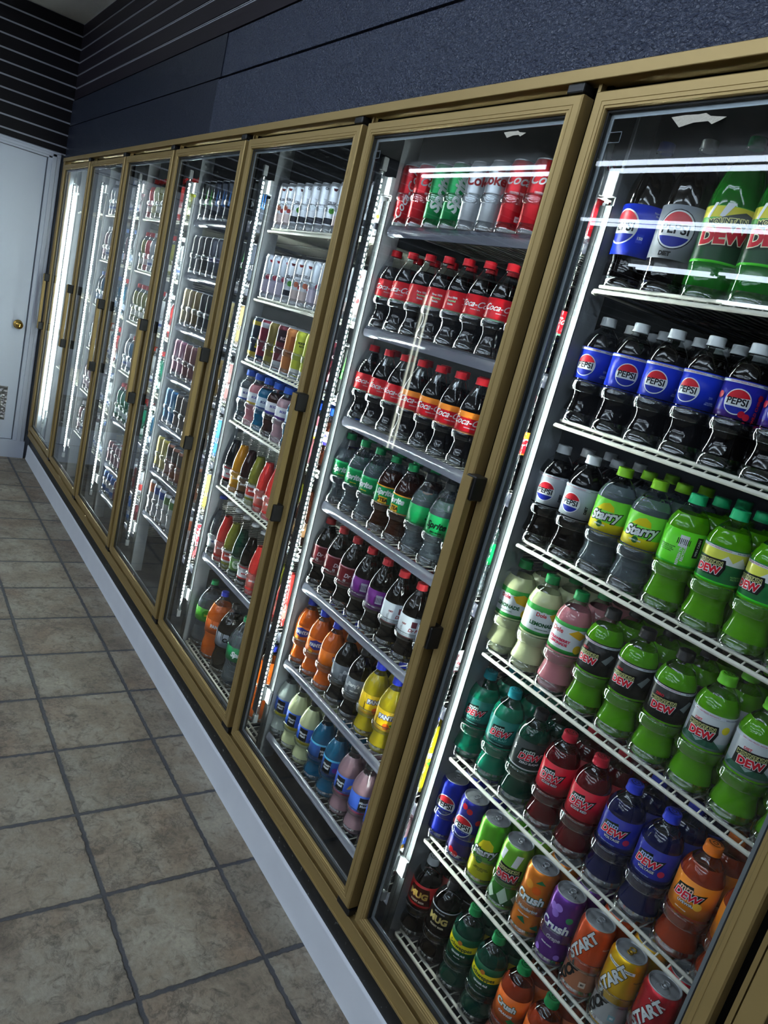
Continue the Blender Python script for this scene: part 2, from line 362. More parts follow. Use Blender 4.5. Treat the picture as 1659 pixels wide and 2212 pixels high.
# ceiling fluorescent fixtures over the shop floor
def fixture(x0, x1, y):
    t = empty('ceiling_light', ((x0+x1)/2, y, CZ), 'twin tube fluorescent ceiling light above the shop floor', 'light', 'twin tube ceiling lights')
    h = (x1-x0)/2
    b = MB(); b.box(-h, h, -.045, .045, -.03, 0, WHITEP, .003); b.build('housing', t)
    for s in (-.068, .068):
        b = MB(); b.tube([(-h+.02, s, -.052), (h-.02, s, -.060)], .0145, TUBEM, 10); tb = b.build('tube', t)
        for e in (-1, 1):
            b = MB(); b.box(e*(h-.01)-.012, e*(h-.01)+.012, s-.019, s+.019, -.080, -.020, WHITEP); b.build('tube_holder', tb)
for x0, x1, y in ((-.05, 1.64, -2.72), (2.03, 4.45, -2.72), (4.9, 7.3, -2.72), (.78, 3.1, -4.02), (3.2, 5.6, -4.02), (-.05, 1.02, -5.8), (1.06, 2.28, -5.8), (2.4, 4.8, -5.8), (.05, 2.4, -7.45), (2.5, 4.9, -7.45), (3.0, 5.2, -1.2), (5.75, 7.5, -4.02), (5.4, 7.5, -1.2), (5.2, 7.5, -5.8), (5.4, 7.5, -7.4)):  # last fixtures listed are unseen, added to make up room light
    fixture(x0, x1, y)
# vertical light on the left wall, mirrored in the glass doors
t = empty('wall_light', (XW, -3.2, .2), 'tall thin twin tube light standing upright against the left wall', 'light')
b = MB(); b.box(.0, .03, -.05, .05, 0, 1.5, WHITEP, .003); b.build('housing', t)
for s in (-.03, .03):
    b = MB(); b.tube([(.04, s, .01), (.04, s, 1.49)], .009, emis('wall_tube', (.95, 1, .85), 9), 8); b.build('tube', t)

# cooler cabinet
XL = -.055; XR = 7*W+.041
b = MB()
b.box(XL, XR, 1.0, 1.03, -.10, 1.838, LINER)
b.box(XL, XR, .05, 1.0, 1.825, 1.838, LINER)
b.box(XL, XR, .05, 1.0, -.125, -.10, LINER)
b.box(XL-.02, XL, .05, 1.0, -.10, 1.838, LINERW)
b.box(XR, XR+.02, .05, 1.0, -.10, 1.838, LINERW)
tag(b.build('cooler_cabinet'), 'dark lined walk in cooler cabinet behind the seven glass doors', 'cooler')
# gold outer frame
t = empty('cooler_surround', ((XL+XR)/2, 0, 0), 'brushed gold metal frame surrounding all seven cooler doors', 'frame')
t.location = (0, 0, 0)
b = MB()
b.box(XL, XR, .003, .045, 1.822, 1.845, GOLD, .0015)
b.box(XL, XR, .044, .05, 1.795, 1.823, DARK)
b.build('top_rail', t)
b = MB()
b.box(XL, XR, .010, .05, -.067, -.028, GOLD, .001); b.box(XL, XR, .007, .0105, -.027, -.022, GOLD, .001); b.box(XL, XR, .0075, .0105, -.067, -.060, GOLD, .001)
b.box(XL, XR, .026, .05, -.028, -.012, GOLD); b.box(XL, XR, .036, .05, -.012, .008, DARK)
b.build('bottom_rail', t)
for x0, x1 in ((XL, -.008), (XR-.032, XR)):
    b = MB(); b.box(x0, x1, .006, .05, -.028, 1.822, GOLD, .0015); b.build('jamb', t)
for k in range(1, 8):
    b = MB(); b.box(k*W-.054, k*W+.016, .034, .050, -.02, 1.822, DARK); b.box(k*W-.0035, k*W+.0035, .02, .035, -.0, 1.822, GOLD); b.build('mullion', t)

# ------------------------------------------------------------------ glass doors
ORD = ['', 'first', 'second', 'third', 'fourth', 'fifth', 'sixth', 'seventh', 'eighth', 'ninth', 'tenth', 'eleventh', 'twelfth', 'thirteenth']
DOORP = {7: 'nearest cooler door', 6: 'second nearest cooler door', 5: 'third nearest cooler door', 4: 'middle cooler door', 3: 'third furthest cooler door', 2: 'second furthest cooler door', 1: 'furthest cooler door'}
HZ0, HZ1 = .715, 1.092
def door_parts(t, G=.016):
    x0, x1, z0, z1 = G, W-G, 0.0, 1.80
    b = MB()
    sweep_rect(b, x0, x1, z0, z1, [(0, .030), (0, .003), (.0025, 0), (.0170, 0), (.0176, .0010), (.0184, .0010), (.019, .0), (.0245, .0), (.0252, .0014), (.0262, .0012), (.0295, .0006), (.0305, .003), (.0305, .010)], GOLD)
    sweep_rect(b, x0, x1, z0, z1, [(0, .030), (.032, .030)], BLACK)
    b.build('door_frame', t)
    b = MB(); sweep_rect(b, x0, x1, z0, z1, [(.0305, .0085), (.0345, .0085), (.0345, .020)], RUBBER)
    b.build('gasket', t)
    b = MB(); sweep_rect(b, x0, x1, z0, z1, [(.034, .014), (.034, .0165), (.0425, .0165), (.0425, .0185), (.034, .0185)], SPACER)
    b.build('spacer', t)
    b = MB(); sweep_rect(b, x0, x1, z0, z1, [(.033, .0188), (.040, .0188), (.036, .024), (.032, .030)], RUBBER); b.build('inner_seal', t)
    b = MB(); b.box(x0+.030, x1-.030, .0095, .0135, z0+.030, z1-.030, GLASS); g = b.build('glass_pane', t)
    # grip bar on the left stile
    b = MB()
    b.box(x0-.018, x0-.002, -.034, -.031, HZ0+.004, HZ1-.004, GOLD); b.box(x0-.002, x0+.004, -.034, -.018, HZ0+.004, HZ1-.004, GOLD)
    b.box(x0-.019, x0+.005, -.0355, -.033, HZ0+.004, HZ1-.004, GOLD, .0008)
    h = b.build('handle', t)
    for za in (HZ0, HZ1-.05):
        b = MB(); b.box(x0-.017, x0+.012, -.031, .0015, za, za+.05, BLACK, .003); b.build('bracket', h)
    b = MB(); b.box(x1-.045, x1-.004, .001, .03, z1+.003, z1+.020, BLACK, .003); b.tube([(x1-.012, .015, z1-.004), (x1-.012, .015, z1+.006)], .006, ALU, 10); b.build('hinge', t)
    b = MB(); b.box(x1-.050, x1+.004, .004, .034, z0-.021, z0-.003, BLACK, .003); b.build('pivot', t)
    return g
for d in range(1, 8):
    lab = {7: 'gold framed glass cooler door nearest the camera showing wire shelves of colourful bottles', 6: 'gold framed glass cooler door second nearest, with red cola bottles behind it', 5: 'gold framed glass cooler door third nearest, with white slim cans at its top'}.get(d, 'gold framed glass %s' % DOORP[d])
    t = empty('cooler_door', ((d-1)*W, 0, 0), lab, 'cooler door', 'gold framed cooler doors')
    g = door_parts(t)
    if d in (6, 7):
        b = MB(); ex = .062
        for q in ((0, .030, 0, .001), (0, .030, .017, .018), (0, .001, 0, .018), (.029, .030, 0, .018)): b.box(ex+q[0], ex+q[1], .0088, .0093, 1.715+q[2], 1.715+q[3], ink((110, 118, 125)))
        b.build('etched_mark', t)

# torn paper stickers on the glass
PAPER = plain('torn_paper', (205, 200, 185), .8, bump=(200, .5))
def scrap(x0, z0, w, h, lab):
    b = MB(); i = b.mi(PAPER); y = .0088
    P = [(0, .9), (.25, .98), (.5, .94), (.62, 1.0), (.72, .72), (1, .55), (.9, .3), (.78, .05), (.7, .32), (.45, .3), (.2, .0)]
    f = b.bm.faces.new([b.bm.verts.new((x0+u*w, y, z0+v*h)) for u, v in P]); f.material_index = i
    r = bmesh.ops.extrude_face_region(b.bm, geom=[f])
    for v in r['geom']:
        if isinstance(v, bmesh.types.BMVert): v.co.y -= .0006
    tag(b.build('torn_sticker'), lab, 'sticker')
scrap(4.757, 1.732, .100, .018, 'torn off-white paper sticker at the top of the nearest glass door')
scrap(4.357, 1.738, .066, .012, 'small torn paper sticker at the top of the second nearest glass door')

# ------------------------------------------------------------------ light strips and posts between the doors
def lamp_parts(t):
    b = MB()
    b.box(-.015, .015, .0745, .0768, .06, 1.70, FROST); b.build('housing', t)
    b = MB(); b.tube([(0, .084, .05), (0, .084, 1.71)], .0095, LENS, 10); b.build('lens', t)
    for (px, py, wx) in ((.0, .083, .0045), (-.014, .137, .003)):
        b = MB()
        if py < .1: b.box(-.0035, .0035, .0784, .0868, .085, 1.69, SCREENW); b.box(-.0036, .0036, .0869, .0885, .08, 1.695, WHITEP)
        else: b.box(px-wx/2, px+wx/2, py-.002, py+.002, .085, 1.69, SCREENW); b.box(px-.004, px+.004, py+.0021, py+.004, .08, 1.695, WHITEP)
        s = b.build('led_strip', t)
        b = MB(); z = .085
        while z < 1.69:
            b.box(px-wx/2-.0022, px+wx/2+.0022, py-.0046, py+.0034, z, z+.0072, WHITEP); z += .0150
        b.build('spacer_rings', s)
    for z in (.10, 1.655):
        b = MB(); b.box(-.017, .004, .088, .142, z, z+.045, WHITEP, .002); b.box(-.020, .030, .100, .113, z, z+.045, WHITEP, .002); b.build('bracket', t)
    for z0, z1 in ((.02, .05), (1.71, 1.745)):
        b = MB(); b.box(-.008, .008, .076, .092, z0, z1, WHITEP, .003); b.build('end_cap', t)
def post_parts(t):
    b = MB()
    b.box(.000, .013, .108, .111, -.098, 1.64, POST); b.box(.0145, .030, .108, .111, -.098, 1.64, POST)
    b.box(.013, .0145, .110, .113, -.098, 1.64, BLACK)
    b.box(.028, .030, .111, .165, -.098, 1.824, POST_LIT); b.box(.000, .002, .111, .135, -.098, 1.64, POST)
    b.build('upright', t)
    for q in (.006, .020):
        b = MB(); b.box(q, q+.006, .128, .130, 1.64, 1.824, ALU); b.build('slotted_bar', t)
for k in range(0, 7):
    where = {0: 'at the left edge of the cooler door beside the white door'}.get(k, 'between the %s and the next one left' % DOORP[k+1])
    t = empty('led_lamp', (k*W, 0, 0), 'vertical white light strip ' + where, 'light', 'vertical light strips between the cooler doors'); lamp_parts(t)
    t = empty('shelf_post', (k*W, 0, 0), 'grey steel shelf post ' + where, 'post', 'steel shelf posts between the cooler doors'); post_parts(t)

# ------------------------------------------------------------------ label art wrapped round a cylinder
def text_bm(txt, size, shear=0, bold=0.0, rot=0):
    cu = bpy.data.curves.new('lettering', 'FONT'); cu.body = txt; cu.size = size; cu.shear = shear; cu.offset = bold; cu.align_x = 'CENTER'; cu.align_y = 'CENTER'; cu.resolution_u = 3
    o = bpy.data.objects.new('lettering', cu); COL.objects.link(o)
    me = bpy.data.meshes.new_from_object(o); bpy.data.objects.remove(o); bpy.data.curves.remove(cu)
    if rot: me.transform(Matrix.Rotation(rot, 4, 'Z'))
    return me
def wrap_art(name, art, R, zbase):
    """art in millimetres: u round the side, v upwards from zbase"""
    out = MB(); lay = 0
    for a in art:
        k = a[0]; items = []
        if k == 't':
            _, txt, size, u, v, col, shear, bold, rot = (list(a)+[0, 0, 0])[:9]
            me = text_bm(txt, size, shear, bold, rot*PI/180); me.transform(Matrix.Translation((u, v, 0))); items.append((me, col))
        elif k == 'o':     # outlined text
            _, txt, size, u, v, col, ocol, shear, bold, rot, grow = a
            for cc, bo in ((ocol, bold+grow), (col, bold)):
                me = text_bm(txt, size, shear, bo, rot*PI/180); me.transform(Matrix.Translation((u, v, 0))); items.append((me, cc))
        elif k == 'globe':
            _, u, v, r = a[:4]; rim = a[4] if len(a) > 4 else (235, 238, 240)
            def arc(a0, a1, rr, n=18): return [(u+rr*math.cos(a0+(a1-a0)*i/n), v+rr*math.sin(a0+(a1-a0)*i/n)) for i in range(n+1)]
            items.append((arc(0, 2*PI, r, 32)[:-1], rim)); q = r*.92
            items.append(([*arc(.42, PI-.20, q)], (205, 28, 44)))
            items.append(([*arc(PI+.42, 2*PI-.42, q)], (24, 40, 150)))
            me = text_bm('PEPSI', r*.72, 0, r*.018); me.transform(Matrix.Translation((u, v, 0))); items.append((me, (12, 14, 22)))
        elif k == 'c':
            _, u, v, r, col = a; items.append(([(u+r*math.cos(2*PI*i/20), v+r*math.sin(2*PI*i/20)) for i in range(20)], col))
        elif k == 'r':
            _, u0, v0, u1, v1, col = a; items.append(([(u0, v0), (u1, v0), (u1, v1), (u0, v1)], col))
        elif k == 'p':
            items.append((a[1], a[2]))
        for g, col in items:
            lay += 1; tb = bmesh.new()
            if isinstance(g, list): tb.faces.new([tb.verts.new((x, y, 0)) for x, y in g])
            else: tb.from_mesh(g); bpy.data.meshes.remove(g)
            if not tb.verts: tb.free(); continue
            umin = min(v.co.x for v in tb.verts); umax = max(v.co.x for v in tb.verts); s = math.ceil(umin/4)*4
            while s < umax:
                bmesh.ops.bisect_plane(tb, geom=tb.verts[:]+tb.edges[:]+tb.faces[:], plane_co=(s, 0, 0), plane_no=(1, 0, 0)); s += 4
            rr = R+.00025+.00012*lay; mi = out.mi(ink(col) if not isinstance(col, bpy.types.Material) else col); mp = {}
            for v in tb.verts:
                th = v.co.x/1000/R; mp[v] = out.bm.verts.new((rr*math.sin(th), -rr*math.cos(th), zbase+v.co.y/1000))
            for f in tb.faces:
                try: nf = out.bm.faces.new([mp[v] for v in f.verts]); nf.material_index = mi
                except ValueError: pass
            tb.free()
    me = bpy.data.meshes.new(name); out.bm.to_mesh(me); out.bm.free()
    for m in out.mats: me.materials.append(m)
    return me

# ------------------------------------------------------------------ bottle and can shapes (millimetres)
def mm(l): return [(a/1000, b_/1000) for a, b_ in l]
SH = {
 'swirl': dict(prof=mm([(0, 5), (12, 3), (24, 0), (30, 1.5), (34, 7), (36, 15), (35.2, 26), (32, 38), (30.4, 48), (31.6, 57), (35, 65), (36.6, 71), (36.8, 77), (35.4, 83), (35.2, 86), (35.2, 148), (35.4, 151), (34, 157), (31.5, 164), (28, 171.5), (23, 179), (17, 185.5), (13.4, 189), (12.8, 191.5), (15.3, 192), (15.3, 193.5), (12.5, 194)]), lab=(86, 148), R=.0354, fill=175, cap=(14.6, 193, 210), H=.210),
 'contour': dict(prof=mm([(0, 5), (12, 3), (24, 0), (30, 1.5), (33.6, 6), (35.4, 14), (34.4, 24), (31, 36), (29.2, 46), (30.4, 54), (34, 62), (36.4, 69), (36.6, 74), (35.8, 78), (35.8, 130), (36, 133), (34.6, 141), (31, 152), (26.4, 163), (21, 174), (16, 184), (13.2, 189.5), (12.8, 191.5), (15.3, 192), (15.3, 193.5), (12.5, 194)]), lab=(79, 129), R=.0360, fill=165, cap=(14.6, 193, 210), H=.210),
 'fluted': dict(prof=mm([(0, 5), (12, 3), (24, 0), (30, 1.5), (34, 6), (35.8, 12), (34, 26), (31.2, 40), (31, 50), (34, 59), (36.2, 65), (35.6, 69), (35.6, 127), (36, 130), (35, 138), (32.6, 148), (28.6, 159), (23, 170), (17.4, 180), (13.4, 188.5), (12.8, 191.5), (15.3, 192), (15.3, 193.5), (12.5, 194)]), lab=(70, 126), R=.0358, fill=179, cap=(14.6, 193, 210), H=.210),
 'litre': dict(prof=mm([(0, 5), (20, 1), (34, 0), (41, 7), (43.5, 18), (43, 40), (41.8, 46), (43.4, 55), (43.5, 150), (43.2, 160), (41.6, 174), (38, 190), (33, 206), (26, 222), (19, 236), (13.6, 246), (12.8, 248), (15.6, 248.5), (15.6, 250), (12.5, 250.5)]), lab=(58, 149), R=.0437, fill=214, cap=(14.6, 250, 267), H=.267),
 'big': dict(prof=mm([(0, 5), (24, 1), (40, 0), (49, 8), (52, 22), (51, 60), (47, 80), (48, 96), (52, 110), (52, 165), (51, 176), (46, 196), (37, 216), (26, 234), (18, 246), (13.6, 252), (12.8, 254), (15.6, 254.5), (15.6, 256), (12.5, 256.5)]), lab=(111, 165), R=.0522, fill=222, cap=(14.6, 256, 273), H=.273),
 'sport': dict(prof=mm([(0, 4), (20, 0), (31, 1), (35, 8), (35.4, 26), (32.4, 34), (32.2, 40), (35.4, 48), (35.4, 66), (33.6, 74), (35.2, 80), (35.2, 122), (35.6, 127), (35, 136), (30, 148), (22, 158), (19.5, 162), (18.6, 168), (18.4, 171)]), lab=(80, 122), R=.0354, fill=150, cap=(20.5, 169, 190), H=.190),
 'glass': dict(prof=mm([(0, 5), (18, 0), (27, 1), (29.5, 6), (30, 14), (30, 92), (29.6, 108), (27, 126), (22, 146), (16.5, 166), (13.4, 184), (12.4, 205), (12.4, 218), (14, 221), (14, 226), (12.8, 229)]), lab=(30, 76), R=.0302, fill=178, cap=(15.2, 225, 234), H=.234),
 'jug': dict(prof=mm([(0, 5), (18, 0), (29, 1), (34, 8), (35.5, 20), (34, 60), (30.5, 72), (30, 80), (33, 92), (35, 104), (35, 118), (34, 134), (29, 150), (22, 162), (19, 168), (18, 172)]), lab=(24, 58), R=.0352, fill=150, cap=(19.5, 170, 190), H=.190),
}
CAN = {'can16': (32.6, 157), 'slim': (28.4, 150), 'can12': (32.6, 122)}
CLEARLIQ = liquid('clear_drink', (168, 184, 194), .20, (236, 244, 246))
LQ = {
 'cola': liquid('cola_drink', (7, 4, 3), .9, (50, 14, 5)), 'clear': CLEARLIQ,
 'green': liquid('green_drink', (20, 120, 24), .7, (50, 190, 60)), 'dew2': liquid('yellowgreen_drink', (96, 176, 14), .65, (110, 215, 40)),
 'teal': liquid('teal_drink', (6, 140, 105), .7, (40, 215, 170)), 'tealdark': liquid('dark_teal_drink', (6, 62, 46), .85, (30, 140, 105)),
 'lemon': liquid('lemonade_drink', (232, 238, 180), .85, (235, 240, 190)), 'milk': liquid('cloudy_drink', (215, 228, 218), .88, (220, 230, 225)),
 'pink': liquid('pink_drink', (222, 140, 148), .75, (240, 180, 185)), 'red': liquid('red_drink', (84, 4, 12), .85, (130, 10, 20)),
 'blue': liquid('blue_drink', (8, 16, 66), .85, (30, 50, 150)), 'amber': liquid('amber_drink', (160, 54, 20), .75, (220, 95, 40)),
 'orange': liquid('orange_drink', (238, 108, 22), .8, (255, 150, 60)), 'yellow': liquid('yellow_drink', (214, 190, 30), .65, (240, 225, 70)),
 'tea': liquid('tea_drink', (60, 26, 12), .7, (120, 60, 30)), 'aqua': liquid('aqua_drink', (20, 120, 165), .6, (50, 160, 205)),
 'rose': liquid('rose_drink', (190, 150, 160), .7, (225, 190, 200)), 'straw': liquid('red_soda_drink', (232, 60, 55), .75, (250, 90, 80)),
 'darkclear': liquid('root_beer_drink', (9, 5, 4), .85, (50, 20, 8)), 'olive': liquid('olive_drink', (165, 165, 60), .6, (190, 190, 110)),
 'orangejar': liquid('mandarin_drink', (240, 160, 20), .75, (250, 190, 60)), 'whiteliq': liquid('white_drink', (205, 210, 215), .85, (220, 225, 230)),
}
def mod_for(kind, H):
    def f(th, z):
        z *= 1000; s = 1
        if z < 20 and kind in ('swirl', 'contour', 'fluted', 'litre', 'big'): s -= .05*max(0, math.cos(5*th))*(1-z/20)
        if kind == 'swirl' and 28 < z < 60: s += .012*math.cos(7*th+z*.05)
        if kind == 'contour' and 26 < z < 60: s += .014*math.cos(10*th)
        if kind in ('fluted', 'contour') and 140 < z < 186: s += .016*math.cos(12*th)*math.sin((z-140)/46*PI)
        if kind == 'swirl' and 156 < z < 186: s += .016*math.cos(9*th+z*.04)*math.sin((z-156)/30*PI)
        if kind in ('litre', 'big') and 160 < z < 236: s += .022*math.cos(11*th+z*.03)*math.sin((z-160)/76*PI)
        if kind == 'jug' and 60 < z < 130: s += .02*math.cos(6*th)
        return s
    return f
MESH = {}
def body_mesh(kind, liq):
    key = (kind, liq)
    if key in MESH: return MESH[key]
    S = SH[kind]; prof = S['prof']; fill = S['fill']/1000; L = LQ[liq]
    P = []
    for (r0, z0), (r1, z1) in zip(prof, prof[1:]):
        P.append((r0, z0))
        if z0 < fill < z1: P.append((r0+(r1-r0)*(fill-z0)/(z1-z0), fill))
    P.append(prof[-1])
    b = MB(); seg = 60 if kind not in ('jug', 'sport', 'glass') else 36
    b.lathe(P, L, seg, mod_for(kind, 0), matf=lambda a, c: L if c[1] <= fill+1e-6 else PET)
    MESH[key] = b.mesh('bottle_body'); return MESH[key]
def cap_mesh(kind, col):
    key = ('cap', kind, col)
    if key in MESH: return MESH[key]
    r, z0, z1 = [v/1000 for v in SH[kind]['cap']]; m_ = ink(col, .4); b = MB()
    kn = lambda th, z: 1 if kind == 'glass' else 1+.012*math.cos(40*th)
    b.lathe([(r*1.03, z0), (r*1.03, z0+.003), (r*.99, z0+.0036), (r*.98, z1-.002), (r*.93, z1-.0003), (r*.6, z1), (0, z1)], m_, 80 if kind != 'glass' else 24, kn)
    if kind in ('swirl', 'litre'):   # printed ring and mark on the lid
        dk = ink(tuple(int(c*.35) for c in col), .5); i = b.mi(dk)
        for rr0, rr1, n0, n1 in ((.008, .0105, 1, 15), (.008, .0105, 17, 31), (.0028, .0048, 0, 9), (.0028, .0048, 11, 20), (.0028, .0048, 22, 31)):
            for s in range(n0, n1):
                a0, a1 = 2*PI*s/32, 2*PI*(s+.72)/32
                if rr0 < .005: a1 = 2*PI*(s+1)/32
                vs = [b.bm.verts.new((q*math.cos(a), q*math.sin(a), z1+.0003)) for q, a in ((rr0, a0), (rr1, a0), (rr1, a1), (rr0, a1))]
                f = b.bm.faces.new(vs); f.material_index = i
    MESH[key] = b.mesh('cap'); return MESH[key]

# design table: shape, liquid, cap colour, label base colour, bands [(v0,v1,colour)], art, words
WH = (235, 238, 240); BK = (14, 15, 18); PB = (22, 52, 200); RD = (200, 22, 38); SV = (150, 156, 164); LG = (120, 200, 40); DG = (16, 60, 40); YL = (232, 214, 30)
def promo(L, y): return [('r', -L, y, L, y+4.2, (225, 230, 240)), ('t', 'WIN CASH PRIZES INSTANTLY', 3.3, 0, y+2.1, (170, 40, 60), 0, .05), ('t', 'WIN CASH PRIZES INSTANTLY', 3.3, 54, y+2.1, (40, 40, 90), 0, .05)]
def dewart(v, s=1.0, a='mtn', bcol=WH, sub=None, subcol=WH):
    r = [('p', [(-25*s, v-9*s), (24*s, v-3*s), (32*s, v+15*s), (10*s, v+9*s), (8*s, v+20*s), (-18*s, v+14*s)], (18, 30, 24)),
         ('o', a, 15*s, -3*s, v+11*s, bcol, (14, 40, 30), .25, .3, 6, .7), ('o', 'DEW', 19*s, 0, v-1*s, (214, 24, 48), WH, .3, .7, 6, .9)]
    if sub: r.append(('o', sub, 6.5*s, 4*s, v-13*s, subcol, BK, .1, .15, 4, .5))
    return r
def mtnart(top, v=24, x=0):
    r = [('p', [(-26+x, v-14), (23+x, v-13), (28+x, v+3), (25+x, v+16), (-24+x, v+12)], BK)]
    r += [('o', 'MOUNTAIN', 8.2, x, v+7, (20, 40, 24), (228, 226, 150), .0, .25, 4, .8), ('o', 'DEW', 17, x+2, v-5, (205, 24, 44), WH, .0, .9, 4, .9)]
    if top: r.append(('t', top, 6, -8+x, v+16, (200, 30, 50), 0, .2, 3))
    return r
def cola_script(v, s=1.0, c=WH): return [('t', 'Coca-Cola', 20*s, 0, v, c, .5, .3), ('t', 'ORIGINAL TASTE', 3.2*s, 4, v-12*s, c, 0, .05)]
FINE = [('t', 'Nutrition\nFacts', 4, 48, 30, (220, 220, 225), 0, .05), ('t', 'NO 240\nCALORIES', 3.6, 34, 12, (225, 225, 230), 0, .08), ('r', 60, 8, 74, 36, (225, 225, 230)), ('t', '|||||||||||', 9, 67, 22, BK, 0, .1)]
